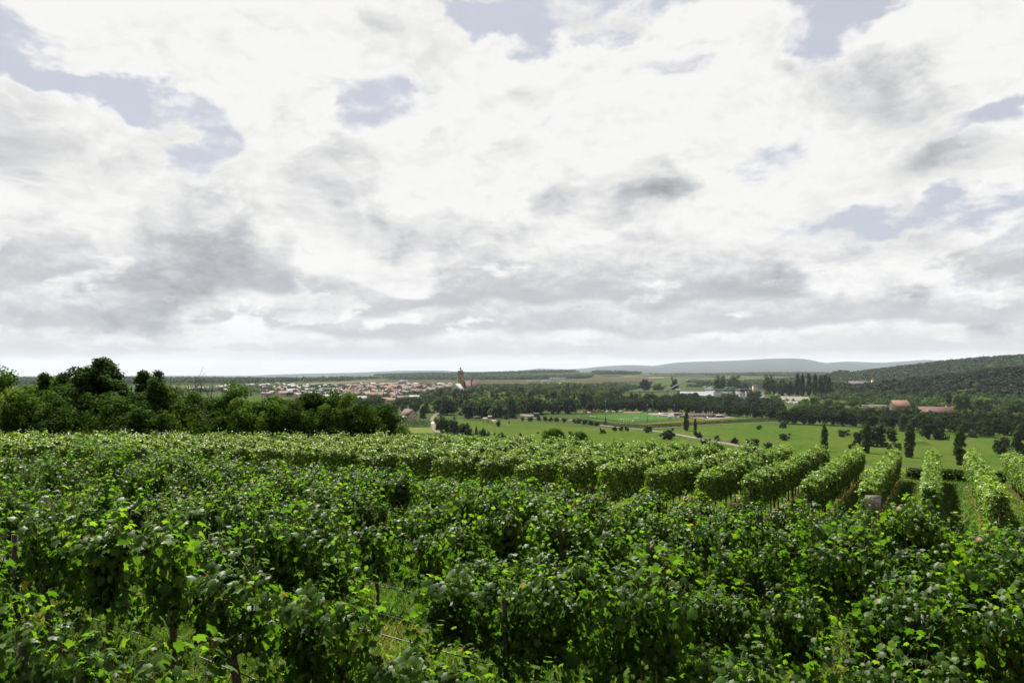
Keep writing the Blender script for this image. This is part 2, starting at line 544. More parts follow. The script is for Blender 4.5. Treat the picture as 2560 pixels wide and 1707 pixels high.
# ---- the ground: one sheet out to the horizon
azs = np.concatenate([np.arange(-48, 48, 0.5), np.arange(48, 312, 4.0)])
azs = np.radians(azs)
rs = np.concatenate([np.arange(1.0, 80, 1.6), 80 * 1.045 ** np.arange(0, 140)])
rs = rs[rs < 27000]
A_, R_ = np.meshgrid(azs, rs, indexing='ij')
gx, gy = R_ * np.sin(A_), R_ * np.cos(A_)
V = np.stack([gx, gy, terr(gx, gy)], -1).reshape(-1, 3)
na, nr = len(azs), len(rs)
i, j = np.meshgrid(np.arange(na), np.arange(nr - 1), indexing='ij')
i2 = (i + 1) % na
F = np.stack([i * nr + j, i * nr + j + 1, i2 * nr + j + 1, i2 * nr + j], -1).reshape(-1, 4)
V = np.vstack([V, [[0, 0, gz(0, 0)]]])
F3 = np.stack([np.arange(na) * nr, ((np.arange(na) + 1) % na) * nr, np.full(na, na * nr)], -1)
gm = mesh('ground', V, [F[:, ::-1], F3], None, smooth=True)
gm.materials.append(M['ground'])
gm.materials.append(M['farhill'])
fr = np.concatenate([(R_[:, :-1] > 9500).ravel().astype(np.int32), np.zeros(na, np.int32)])
# polygons were written quads first, then the inner fan
gm.polygons.foreach_set('material_index', fr)
struct('ground', gm)

def patch(name, px4, m, off=1.0, n=12, world=False):
    """sheet draped over the ground between four corner pixels"""
    P = [np.array(at(*p)[:2]) if not world else np.array(p, float) for p in px4]
    t = np.linspace(0, 1, n)
    U, W = np.meshgrid(t, t, indexing='ij')
    XY = ((1 - U)[..., None] * (1 - W)[..., None] * P[0] + U[..., None] * (1 - W)[..., None] * P[1]
          + U[..., None] * W[..., None] * P[2] + (1 - U)[..., None] * W[..., None] * P[3])
    d = np.hypot(XY[..., 0], XY[..., 1])
    Z = terr(XY[..., 0], XY[..., 1]) + off * (0.03 + 0.0003 * d)
    V = np.concatenate([XY, Z[..., None]], -1).reshape(-1, 3)
    a, b = np.meshgrid(np.arange(n - 1), np.arange(n - 1), indexing='ij')
    F = np.stack([a * n + b, (a + 1) * n + b, (a + 1) * n + b + 1, a * n + b + 1], -1).reshape(-1, 4)
    me = mesh(name, V, F, m)
    if me.polygons[0].normal.z < 0:
        me.flip_normals()
    return struct(name, me)

def ribbon(name, pts, width, m, off=1.5, step=8.0):
    """road or path draped along world points"""
    P = np.array([(p[0], p[1]) for p in pts], float)
    seg = np.hypot(*np.diff(P, axis=0).T)
    s = np.concatenate([[0], np.cumsum(seg)])
    k = max(int(s[-1] / step), 2)
    q = np.linspace(0, s[-1], k)
    C = np.stack([np.interp(q, s, P[:, 0]), np.interp(q, s, P[:, 1])], -1)
    if k > 6:
        for _ in range(2):
            C[1:-1] = (C[:-2] + 2 * C[1:-1] + C[2:]) / 4
    T = np.gradient(C, axis=0)
    T /= np.linalg.norm(T, axis=1, keepdims=True)
    N = np.stack([-T[:, 1], T[:, 0]], -1)
    rows = []
    for sgn in (-1, -0.33, 0.33, 1):
        e = C + N * sgn * width / 2
        z = terr(e[:, 0], e[:, 1]) + off * (0.03 + 0.0003 * np.hypot(e[:, 0], e[:, 1]))
        rows.append(np.column_stack([e, z]))
    V = np.vstack(rows)
    F = []
    for r_ in range(3):
        for a in range(k - 1):
            F.append([r_ * k + a, r_ * k + a + 1, (r_ + 1) * k + a + 1, (r_ + 1) * k + a])
    me = mesh(name, V, np.array(F), m)
    if me.polygons[0].normal.z < 0:
        me.flip_normals()
    return struct(name, me)

# ------------------------------------------------------------------ foliage tools
G_DARK = [(0.0, (0.0097, 0.0202, 0.0057)), (0.5, (0.0173, 0.0327, 0.0086)), (1.0, (0.0298, 0.0481, 0.0125))]
G_MID = [(0.0, (0.0177, 0.0381, 0.0096)), (0.5, (0.0312, 0.0612, 0.0136)), (1.0, (0.0579, 0.0918, 0.0204))]
G_LIGHT = [(0.0, (0.0271, 0.0579, 0.0122)), (0.5, (0.0489, 0.0885, 0.0191)), (1.0, (0.0815, 0.1224, 0.0271))]
G_YEL = [(0.0, (0.0938, 0.0750, 0.0094)), (1.0, (0.1688, 0.1266, 0.0187))]
G_RED = [(0.0, (0.0258, 0.0141, 0.0066)), (1.0, (0.0399, 0.0243, 0.0094))]
G_CLOUD_SHADE = [(0.0, (0.0065, 0.0124, 0.0052)), (0.5, (0.0104, 0.0182, 0.0072)), (1.0, (0.0169, 0.0260, 0.0098))]
M['tree_cloud_shade'] = mat('foliage_cloud_shade', (0.02, 0.03, 0.01), 0.8, 0.02, ramp=G_CLOUD_SHADE)  # darker leaf colour stands in for the cloud shadow over the right spur
M['tree_near'] = mat('foliage_near_dark', (0.03, 0.06, 0.02), 0.8, 0.02, ramp=[(0.0, (0.007, 0.018, 0.003)), (0.5, (0.016, 0.036, 0.006)), (1.0, (0.038, 0.066, 0.010))], transl=(0.28, (2.0, 2.0, 0.7)))
M['tree_near_light'] = mat('foliage_near_light', (0.03, 0.06, 0.02), 0.8, 0.02, ramp=[(0.0, (0.012, 0.030, 0.004)), (0.5, (0.026, 0.055, 0.008)), (1.0, (0.055, 0.092, 0.013))], transl=(0.28, (2.0, 2.0, 0.7)))
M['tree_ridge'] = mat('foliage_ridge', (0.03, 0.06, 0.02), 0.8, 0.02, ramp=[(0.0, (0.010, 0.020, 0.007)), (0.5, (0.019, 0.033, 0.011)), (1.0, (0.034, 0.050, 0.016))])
M['tree_dark'] = mat('foliage_dark', (0.03, 0.06, 0.02), 0.8, 0.02, ramp=G_DARK, transl=(0.22, (1.7, 1.6, 0.8)))
M['tree_mid'] = mat('foliage_mid', (0.03, 0.06, 0.02), 0.8, 0.02, ramp=G_MID, transl=(0.25, (1.7, 1.6, 0.8)))
M['tree_light'] = mat('foliage_light', (0.03, 0.06, 0.02), 0.8, 0.02, ramp=G_LIGHT, transl=(0.25, (1.6, 1.5, 0.8)))
M['tree_yellow'] = mat('foliage_yellow', (0.3, 0.2, 0.02), 0.6, 0.2, ramp=G_YEL)
M['tree_brown'] = mat('foliage_brownish', (0.07, 0.04, 0.02), 0.6, 0.2, ramp=G_RED)
M['bark'] = mat('bark', (0.045, 0.034, 0.025), 0.95, 0.1, noise=(6, 6, (0.085, 0.068, 0.050), 0.4, 0.65), bump=0.5)
M['deadwood'] = mat('dead_bark', (0.045, 0.038, 0.032), 0.95, 0.1, noise=(5, 6, (0.03, 0.025, 0.02), 0.4, 0.65))

# leaf templates: tip along +y, blade normal +z
half = [(0.20, -0.16, -.02), (0.48, 0.02, -.10), (0.40, 0.28, -.05), (0.53, 0.56, -.15), (0.24, 0.62, -.04)]
GRAPE_V = np.array([(0, 0.34, 0.05), (0, 0.0, 0.0)] + half + [(0, 0.98, -.14)] + [(-x, y, z) for x, y, z in half[::-1]])
GRAPE_F = np.array([[0, k, k + 1] for k in range(1, 12)] + [[0, 12, 1]])
LEAF6_V = np.array([(0, 0, 0), (.40, .06, -.10), (.47, .55, -.14), (0, .96, -.06), (-.47, .55, -.14), (-.40, .06, -.10)])
LEAF6_F = np.array([[0, 1, 2, 3], [0, 3, 4, 5]])
QUAD_V = np.array([(0, -.5, 0), (.42, .05, -.08), (0, .5, 0), (-.42, .05, -.08)])
QUAD_F = np.array([[0, 1, 2, 3]])

def unit(a):
    return a / (np.linalg.norm(a, axis=-1, keepdims=True) + 1e-9)

def bases(N, g, down=1.0, spread=0.7):
    N = unit(N)
    t = np.zeros_like(N)
    t[:, 2] = -down
    t = t + g.normal(0, spread, N.shape)
    t = unit(t - (t * N).sum(1, keepdims=True) * N)
    b = np.cross(t, N)
    return b, t, N

def leaves(C, N, S, tv, tf, g, rnd=None, down=1.0, spread=0.7):
    b, t, n = bases(N, g, down, spread)
    S = np.asarray(S)
    V = C[:, None] + S[:, None, None] * (tv[None, :, 0, None] * b[:, None] + tv[None, :, 1, None] * t[:, None] + tv[None, :, 2, None] * n[:, None])
    k = len(tv)
    F = tf[None] + (np.arange(len(C)) * k)[:, None, None]
    r = g.random(len(C)) if rnd is None else rnd
    return V.reshape(-1, 3), F.reshape(-1, tf.shape[1]), np.repeat(r, k)

def crown_points(g, shape, nclump, nleaf, cr):
    """clump centres and leaf points of a crown in the unit box: x, y in -1..1, z 0..1"""
    ph = g.random(8) * 6.28
    d = unit(g.normal(size=(nclump * 3, 3)))
    rad = g.random(nclump * 3) ** 0.42
    lob = 1 + 0.24 * np.sin(3 * np.arctan2(d[:, 1], d[:, 0]) + ph[0] + 2 * d[:, 2]) + 0.18 * np.sin(5 * d[:, 2] + 2 * d[:, 0] * 3 + ph[1]) + 0.10 * np.sin(7 * d[:, 0] + 5 * d[:, 1] + ph[2])
    if shape == 'round':
        c = d * (rad * lob)[:, None] * 0.86
        c[:, 2] = 0.5 + c[:, 2] * 0.5
    elif shape == 'poplar':
        h = g.random(nclump * 3) ** 0.9
        w = np.sin(np.pi * np.clip(h * 0.90 + 0.07, 0, 1)) ** 0.75 * (1.12 - 0.42 * h)
        a = g.random(nclump * 3) * 6.283
        rr = np.sqrt(g.random(nclump * 3)) * w * (1 + 0.12 * np.sin(9 * h + ph[0]))
        c = np.stack([rr * np.cos(a), rr * np.sin(a), h], -1)
    elif shape == 'cone':
        h = g.random(nclump * 3) ** 1.5
        a = g.random(nclump * 3) * 6.283
        rr = np.sqrt(g.random(nclump * 3)) * (1 - h) ** 0.8 * (0.9 + 0.2 * np.sin(26 * h))
        c = np.stack([rr * np.cos(a), rr * np.sin(a), h], -1)
    elif shape == 'flat':
        c = d * (rad * lob)[:, None] * 0.86
        c[:, 2] = 0.45 + np.abs(c[:, 2]) * 0.55 - 0.25 * (c[:, 0] ** 2 + c[:, 1] ** 2)
    elif shape == 'bush':
        c = d * (rad * lob)[:, None] * 0.9
        c[:, 2] = np.abs(c[:, 2]) * 0.95
    elif shape == 'spire_open':
        nb = 17
        k = g.integers(0, nb, nclump * 3)
        hh = np.concatenate([[.90, .84, .80], g.uniform(.18, .78, nb - 3)])
        aa = g.random(nb) * 6.283
        ww = g.uniform(.25, .75, nb) * (1.15 - .75 * hh)
        ww[:3] = (.12, .38, .34)
        cc = np.column_stack([ww * np.cos(aa), ww * np.sin(aa), hh])
        rr = g.uniform(.17, .30, nb)
        c = cc[k] + d * (rad * rr[k])[:, None] * np.array([1, 1, .42])
    c = c[:nclump]
    g2 = g.normal(0, 1, (nclump, nleaf, 3))
    g2 = g2 / (np.linalg.norm(g2, axis=-1, keepdims=True) + 1e-6) * (g.random((nclump, nleaf, 1)) ** 0.4)
    return c, g2 * cr

def make_crown(name, seed, shape, nclump, nleaf, cr, size, leaf, m, hz=1.0):
    """size = (width radius, height); cr = clump radius as a share of the width radius"""
    g = np.random.default_rng(seed)
    c, o = crown_points(g, shape, nclump, nleaf, cr)
    w, h = size
    P = np.stack([(c[:, None, 0] + o[..., 0]) * w, (c[:, None, 1] + o[..., 1]) * w, c[:, None, 2] * h + o[..., 2] * w * hz], -1)
    nrm = unit(o) * 0.9 + g.normal(0, 0.45, o.shape)
    nrm[..., 2] += 0.28
    tone = np.clip(0.45 + 0.22 * g.normal(size=(nclump, 1)) + 0.16 * g.normal(size=(nclump, nleaf)), 0, 1)
    P2, N2 = P.reshape(-1, 3), nrm.reshape(-1, 3)
    S_ = leaf * (0.7 + 0.6 * g.random(len(P2)))
    V, F, r = leaves(P2, N2, S_, QUAD_V, QUAD_F, g, tone.reshape(-1), 0.4, 1.0)
    me = mesh(name, V, F, m, rnd=r)
    return me, np.stack([c[:, 0] * w, c[:, 1] * w, c[:, 2] * h], -1)

def make_trunk(name, seed, h, r, tips, m, limbs=6, base=0.0):
    g = np.random.default_rng(seed)
    mb = MB()
    top = np.array([g.normal(0, .03) * h, g.normal(0, .03) * h, h])
    ts = np.linspace(0, 1, 6)
    wob = np.cumsum(g.normal(0, 0.012 * h, (6, 2)), 0)
    pts = np.column_stack([top[0] * ts + wob[:, 0], top[1] * ts + wob[:, 1], base + (h - base) * ts])
    pts[0, :2] = 0
    rr = r * (1 - 0.62 * ts)
    rr[0] *= 1.35
    mb.tube(pts, rr, 7)
    if len(tips):
        sel = tips[g.permutation(len(tips))[:limbs]]
        for tip in sel:
            k = g.integers(2, 5)
            a = pts[k]
            if tip[2] < a[2] + 0.05:
                a = pts[1]
            mid = (a + tip) / 2 + np.array([0, 0, 0.10 * np.linalg.norm(tip - a)]) + g.normal(0, .05 * h, 3) * .3
            tip = a + (tip - a) * 0.80
            mb.tube([a, mid * .9 + tip * .1, tip], [r * .42, r * .27, r * .10], 5, cap=False)
    return mb.mesh(name, m, smooth=True)

SPEC = {}
def species(key, shape, variants, nclump, nleaf, cr, size, leaf, m, trunk_h, trunk_r, base=0.0, limbs=6, hz=1.0, seed0=0):
    """size: radius, crown height, height of crown bottom"""
    w, h, z0 = size
    L = []
    for k in range(variants):
        me, tips = make_crown('crown', 1000 + seed0 + 17 * k + len(SPEC) * 131, shape, nclump, nleaf, cr, (w, h), leaf, M[m], hz)
        tips = tips + np.array([0, 0, z0])
        tr = make_trunk('trunk', 77 + k + len(SPEC) * 31, trunk_h, trunk_r, tips, M['bark'], limbs)
        L.append((me, tr))
    SPEC[key] = (L, z0 + h, w, z0)

# detailed kinds for the trees behind the vineyard (metres)
species('near_round', 'round', 4, 170, 170, 0.22, (3.2, 7.2, 0.8), 0.185, 'tree_near', 5.6, 0.16, limbs=10)
species('near_light', 'round', 2, 150, 170, 0.22, (3.2, 6.8, 0.8), 0.185, 'tree_near_light', 5.2, 0.16, limbs=10)
species('near_locust', 'spire_open', 2, 190, 130, 0.16, (2.9, 8.2, 1.2), 0.17, 'tree_near', 5.6, 0.17, limbs=18)
species('near_bush', 'bush', 3, 80, 120, 0.26, (2.2, 3.6, 0.0), 0.17, 'tree_near', 2.2, 0.07, limbs=6)
# middle distance
species('round', 'round', 5, 60, 44, 0.29, (5.2, 10.4, 1.6), 0.95, 'tree_dark', 9.0, 0.36, limbs=6)
species('round_mid', 'round', 4, 60, 44, 0.29, (5.2, 10.4, 1.6), 0.95, 'tree_mid', 9.0, 0.36, limbs=6)
species('round_light', 'round', 2, 60, 44, 0.29, (5.2, 10.4, 1.6), 0.95, 'tree_light', 9.0, 0.36, limbs=6)
species('avenue', 'round', 4, 70, 46, 0.27, (5.4, 12.0, 2.0), 0.90, 'tree_dark', 10.0, 0.40, limbs=6)
species('conifer', 'cone', 3, 80, 34, 0.22, (3.6, 15.0, 0.8), 0.80, 'tree_dark', 15.0, 0.30, limbs=0)
species('poplar', 'poplar', 4, 120, 60, 0.30, (1.75, 12.2, 0.4), 0.42, 'tree_mid', 10.0, 0.22, limbs=4, hz=1.6)
species('poplar_far', 'poplar', 3, 80, 36, 0.34, (2.6, 24.0, 1.0), 1.1, 'tree_dark', 20.0, 0.35, limbs=3, hz=1.8)
species('fruit', 'round', 4, 40, 56, 0.25, (2.6, 3.9, 1.8), 0.44, 'tree_dark', 3.6, 0.18, limbs=8)
species('umbrella', 'flat', 2, 40, 50, 0.22, (3.2, 3.2, 1.9), 0.40, 'tree_dark', 3.6, 0.16, limbs=9)
species('bush', 'bush', 3, 26, 30, 0.30, (2.0, 2.8, 0.0), 0.45, 'tree_dark', 1.8, 0.08, limbs=3)
species('bush_light', 'bush', 2, 26, 30, 0.30, (2.0, 2.8, 0.0), 0.45, 'tree_light', 1.8, 0.08, limbs=3)
species('yellow', 'bush', 1, 26, 30, 0.30, (2.0, 3.4, 0.0), 0.45, 'tree_yellow', 1.8, 0.08, limbs=3)
species('brownish', 'round', 1, 34, 34, 0.27, (5.0, 9.0, 2.0), 0.8, 'tree_brown', 8.0, 0.3, limbs=5)

NAME = {'near_round': 'broadleaf_tree', 'near_light': 'broadleaf_tree', 'near_locust': 'locust_tree', 'near_bush': 'bush', 'round': 'park_tree', 'round_mid': 'park_tree',
        'round_light': 'park_tree', 'avenue': 'avenue_tree', 'conifer': 'conifer', 'poplar': 'columnar_poplar', 'poplar_far': 'columnar_poplar', 'fruit': 'fruit_tree',
        'umbrella': 'fruit_tree', 'bush': 'bush', 'bush_light': 'bush', 'yellow': 'bush', 'brownish': 'park_tree'}

def tree(key, loc, height, width=None, label='', group=None, k=None, name=None, rotz=None, trunk=True):
    L, h0, w0, _ = SPEC[key]
    k = random.randrange(len(L)) if k is None else k % len(L)
    sz = height / h0
    sw = (width / 2 / w0) if width else sz
    nm = name or NAME[key]
    cat = 'bush' if 'bush' in nm else ('tree')
    r_ = thing(nm, label, cat, loc, random.uniform(0, 6.28) if rotz is None else rotz, group)
    r_.scale = (sw, sw, sz)
    put('crown', L[k][0], r_)
    if trunk:
        put('trunk', L[k][1], r_)
    return r_

def tree_px(key, px, ytop, ybase, wpx, label, group=None, **kw):
    p = at(px, ybase)
    s = p.y / FPX
    return tree(key, p, (ybase - ytop) * s, wpx * s if wpx else None, label, group, **kw)

def wood_mesh(name, P, H, W, m, seed, leafy=26, leaf=0.30):
    """many crowns as one mass: each crown a small heap of leaf faces"""
    g = np.random.default_rng(seed)
    n = len(P)
    d = unit(g.normal(size=(n, leafy, 3)))
    d[..., 2] = np.abs(d[..., 2]) * 1.0 - 0.15
    rad = 0.72 + 0.28 * g.random((n, leafy, 1))
    C = d * rad
    Wc = (W * (0.8 + 0.4 * g.random(n)))[:, None]
    Hc = (H * (0.75 + 0.45 * g.random(n)))[:, None]
    pts = np.stack([P[:, None, 0] + C[..., 0] * Wc, P[:, None, 1] + C[..., 1] * Wc, P[:, None, 2] + Hc * (0.50 + 0.48 * C[..., 2])], -1)
    nrm = d + g.normal(0, .35, d.shape)
    nrm[..., 2] += 0.3
    S_ = np.broadcast_to(Wc * leaf * 2.0, (n, leafy)) * (0.7 + 0.6 * g.random((n, leafy)))
    tone = np.clip(0.45 + 0.25 * g.normal(size=(n, 1)) + 0.12 * g.normal(size=(n, leafy)), 0, 1)
    V, F, r = leaves(pts.reshape(-1, 3), nrm.reshape(-1, 3), S_.reshape(-1), QUAD_V, QUAD_F, g, tone.reshape(-1), 0.3, 1.0)
    return mesh(name, V, F, m, rnd=r)

def inside(poly, n, g):
    """n random pixels inside a polygon"""
    poly = np.array(poly, float)
    lo, hi = poly.min(0), poly.max(0)
    out = []
    while len(out) < n:
        p = lo + g.random(2) * (hi - lo)
        c = False
        for a in range(len(poly)):
            (x1, y1), (x2, y2) = poly[a], poly[a - 1]
            if (y1 > p[1]) != (y2 > p[1]) and p[0] < (x2 - x1) * (p[1] - y1) / (y2 - y1) + x1:
                c = not c
        if c:
            out.append(p)
    return np.array(out)

def ground_pts(pix):
    pix = np.asarray(pix, float)
    out = []
    Ys = 40 * (15000.0 / 40) ** np.linspace(0, 1, 700)
    for c in range(0, len(pix), 400):
        q = pix[c:c + 400]
        ax, sl = (q[:, :1] - HX) / FPX, (HY - q[:, 1:]) / FPX
        d = sl * Ys - terr(ax * Ys, np.broadcast_to(Ys, (len(q), len(Ys))))
        k = np.clip(np.argmax(d < 0, axis=1), 1, None)
        i_ = np.arange(len(q))
        t = d[i_, k - 1] / (d[i_, k - 1] - d[i_, k] + 1e-9)
        Yh = Ys[k - 1] + (Ys[k] - Ys[k - 1]) * np.clip(t, 0, 1)
        X = ax[:, 0] * Yh
        out.append(np.column_stack([X, Yh, terr(X, Yh)]))
    return np.vstack(out)

def wood(name, label, poly, n, H, W, m, seed, leafy=26, leaf=0.30, world=None):
    g = np.random.default_rng(seed)
    P = ground_pts(inside(poly, n, g)) if world is None else world
    o = put(name, wood_mesh(name, P, H, W, m, seed, leafy, leaf))
    return tag(o, label, 'woodland', kind='stuff')

def hedge(name, label, pts, width, height, m, seed, leaf=0.35, dens=9.0, group=None):
    """clipped hedge along world points: leaf faces over a box section"""
    g = np.random.default_rng(seed)
    P = np.array([(p[0], p[1]) for p in pts], float)
    seg = np.hypot(*np.diff(P, axis=0).T)
    s = np.concatenate([[0], np.cumsum(seg)])
    n = int(s[-1] * dens * (2 * height + width))
    q = g.random(n) * s[-1]
    C = np.stack([np.interp(q, s, P[:, 0]), np.interp(q, s, P[:, 1])], -1)
    k = np.clip(np.searchsorted(s, q) - 1, 0, len(seg) - 1)
    T = np.diff(P, axis=0)[k] / seg[k][:, None]
    Nn = np.stack([-T[:, 1], T[:, 0]], -1)
    f = g.random(n) * (2 * height + width)
    side = np.where(f < height, -1, np.where(f < 2 * height, 1, 0))
    off = np.where(side == 0, (g.random(n) - 0.5) * width, side * width / 2) + g.normal(0, .10 * width, n)
    z = np.where(side == 0, height, g.random(n) * height) + g.normal(0, .07 * height, n)
    X = C + Nn * off[:, None]
    base = P.mean(0)
    b0 = gz(*base)
    Z = terr(X[:, 0], X[:, 1]) + np.maximum(z, 0.03)
    nrm = np.column_stack([Nn * side[:, None], np.where(side == 0, 1.0, 0.35)]) + g.normal(0, .4, (n, 3))
    V, F, r = leaves(np.column_stack([X, Z]) - np.array([base[0], base[1], b0]), nrm, leaf * (0.7 + .6 * g.random(n)), QUAD_V, QUAD_F, g)
    o = put(name, mesh(name, V, F, m, rnd=r), None, (base[0], base[1], b0))
    return tag(o, label, 'hedge', group)

def nth(k):
    one = ['', 'first', 'second', 'third', 'fourth', 'fifth', 'sixth', 'seventh', 'eighth', 'ninth', 'tenth', 'eleventh', 'twelfth', 'thirteenth', 'fourteenth', 'fifteenth',
           'sixteenth', 'seventeenth', 'eighteenth', 'nineteenth', 'twentieth']
    if k <= 20:
        return one[k]
    t, u = divmod(k, 10)
    tens = {2: 'twenty', 3: 'thirty', 4: 'forty', 5: 'fifty'}[t]
    return (tens[:-1] + 'ieth') if u == 0 else tens + '-' + one[u]

def W(*pix):
    return [at(*p) for p in pix]

# ------------------------------------------------------------------ fields, meadows, roads, water
patch('hillside_meadow', [(1640, 1150), (2600, 1230), (2600, 1085), (1612, 1075)], M['meadow'], 1.0, 40)
patch('hillside_meadow', [(1612, 1075.6), (2600, 1086), (2600, 1079), (1850, 1058.5)], M['meadow'], 0.9, 24)
patch('playground_meadow', [(1080, 1100), (1905, 1150), (1612, 1074.5), (1130, 1050)], M['meadow'], 0.6, 30)
patch('lawn', [(1012, 1084), (1086, 1084), (1083, 1069), (1022, 1069)], M['lawn'], 1.6, 6)
patch('football_pitch', [(1456, 1041), (1560, 1055.5), (1726, 1049), (1598, 1033.6)], M['pitch'], 2.0, 8)
patch('dry_turf', [(1560, 1063), (1700, 1062), (1905, 1047.5), (1740, 1047.5)], M['dry'], 1.2, 8)
patch('training_turf', [(1718, 1052), (1800, 1054), (1925, 1046), (1780, 1043.5)], M['pitch'], 1.0, 6)
patch('sand_court', [(1557, 1034.5), (1600, 1033.6), (1608, 1030.2), (1560, 1030.2)], M['sand'], 2.6, 4)
patch('clay_court', [(1458, 1031), (1490, 1030.5), (1488, 1027), (1456, 1027.3)], M['clay'], 2.6, 4)
patch('club_forecourt', [(1600, 1034.6), (1780, 1049), (1838, 1044), (1690, 1031.5)], M['asphalt'], 1.5, 6)
patch('car_park', [(1300, 1041), (1340, 1043), (1350, 1037), (1300, 1036)], M['gravel'], 2.0, 4)
patch('river_bank_quay', [(1955, 1000), (2030, 1003), (2020, 993), (1950, 991)], M['asphalt'], 2.0, 4)
patch('camping_ground', [(1965, 1008), (2010, 1012), (2015, 1002), (1965, 999)], M['gravel'], 2.4, 4)

F1 = [('stubble_field', [(680, 963), (850, 961.8), (970, 954.5), (962, 951.5)], 'stubble'),
      ('olive_field', [(800, 963.5), (1130, 961), (1130, 951), (968, 951.5)], 'olive'),
      ('olive_field', [(1170, 961), (1500, 962), (1520, 953), (1170, 950.5)], 'olive'),
      ('green_field', [(430, 972), (540, 972), (530, 966), (430, 964)], 'greenfield'),
      ('green_field', [(1460, 955), (1640, 958), (1620, 944), (1480, 944)], 'olive'),
      ('stubble_field', [(1555, 947), (1640, 949), (1680, 944), (1560, 941)], 'stubble'),
      ('green_field', [(1600, 940.5), (1760, 941.5), (1770, 936.5), (1600, 935)], 'greenfield'),
      ('stubble_field', [(1640, 937.8), (1762, 939.2), (1760, 934.4), (1650, 932.6)], 'stubble'),
      ('vineyard_field', [(1497, 939.8), (1556, 941), (1548, 929.5), (1500, 930.5)], 'greenfield')]
for nm, q, mm in F1:
    patch(nm, q, M[mm], 3.0, 14)

road_pts = W((1300, 1046), (1360, 1047), (1420, 1049.5), (1470, 1059), (1540, 1069), (1600, 1074), (1650, 1080), (1720, 1092), (1780, 1103), (1840, 1114), (1900, 1125))
ribbon('country_road', road_pts, 5.0, M['asphalt'], 2.2)
ribbon('meadow_path', W((1130, 1051), (1170, 1049.5), (1230, 1048), (1300, 1046)), 3.0, M['gravel'], 2.2)
ribbon('field_path', W((1600, 1074.2), (1680, 1069.5), (1760, 1063.5), (1850, 1059), (1950, 1057), (2060, 1061), (2200, 1068)), 3.4, M['gravel'], 2.4)
ribbon('village_lane', W((1118, 1092), (1096, 1083), (1085, 1070), (1080, 1056), (1083, 1045), (1092, 1036), (1100, 1028)), 4.5, M['gravel'], 2.4, 3.0)
ribbon('mound_path', W((2288, 1098), (2300, 1101), (2314, 1110)), 1.2, M['gravel'], 2.2, 2.0)
ribbon('bridge_road', W((1500, 973.5), (1560, 974.5), (1600, 976.5)), 9, M['asphalt'], 2.5)

# the river: one sheet behind the avenue, reaching back towards the bend
patch('river', [(1690, 987.5), (1915, 996), (1905, 981), (1700, 979.2)], M['water'], 2.2, 6)
patch('river', [(1765, 979.8), (1790, 979.8), (1783, 965), (1757, 967.5)], M['water'], 2.4, 6)

# ------------------------------------------------------------------ trees behind the vineyard, on the left
LT = [('near_round', -70, 930, 200, 58, 'dark broadleaf tree cut by the left edge behind the vineyard'),
      ('near_light', 10, 932, 150, 56, 'leafy tree with a thin top sprig nearest the left edge'),
      ('near_light', 75, 955, 150, 54, 'low dark tree between the left edge sprig and the flat-topped one'),
      ('near_locust', 128, 922, 120, 57, 'dark tree with a small flat umbrella tuft left of the tallest tree'),
      ('near_round', 180, 962, 140, 53, 'bushy dark tree in front of the tallest tree'),
      ('near_locust', 238, 884, 170, 56, 'tallest tree with an open two-headed crown at the left'),
      ('near_light', 300, 985, 120, 53, 'low shadowed tree between the two open-crowned locusts'),
      ('near_locust', 378, 917, 120, 55, 'open-crowned dark tree next right of the tallest tree'),
      ('near_round', 350, 1000, 110, 52, 'dark round bushy tree below the second open-crowned tree'),
      ('near_light', 450, 985, 130, 55, 'green round tree under the bare dead branches'),
      ('near_round', 525, 980, 130, 56, 'dark round tree right of the dead branches'),
      ('near_light', 597, 971, 150, 57, 'bright green dome-shaped tree in the middle of the left tree belt'),
      ('near_light', 665, 985, 120, 55, 'dark tree just right of the bright dome-shaped one'),
      ('near_round', 725, 994, 110, 55, 'dark tree in the left belt below the pale-roofed houses'),
      ('near_locust', 792, 968, 120, 57, 'pointed taller tree in the right half of the left belt'),
      ('near_light', 850, 990, 110, 56, 'dark tree right of the pointed one in the left belt'),
      ('near_round', 905, 1000, 100, 56, 'second last dark tree of the left belt'),
      ('near_round', 945, 1004, 90, 57, 'last dark tree at the right end of the left belt')]
LT += [(k_, px, yt, 130, 63, 'dark background tree filling the left belt, %s from the left' % nth(q_ + 1)) for q_, (k_, px, yt) in enumerate(
    [('near_round', 40, 968), ('near_light', 150, 958), ('near_round', 265, 960), ('near_round', 330, 972), ('near_light', 420, 990), ('near_round', 490, 992), ('near_round', 560, 992), ('near_round', 690, 996), ('near_light', 760, 992), ('near_round', 825, 996), ('near_round', 880, 1006)])]
for n_, (key, px, yt, wpx, Y, lab) in enumerate(LT):
    X = (px - HX) / FPX * Y
    zb = gz(X, Y) - 0.1
    zt = (HY - yt + (0 if 'locust' in key else 16)) / FPX * Y
    tree(key, (X, Y, zb), (zt - zb) * (1.12 if 'locust' in key else 1.0), wpx * Y / FPX * 1.55, lab, k=n_)
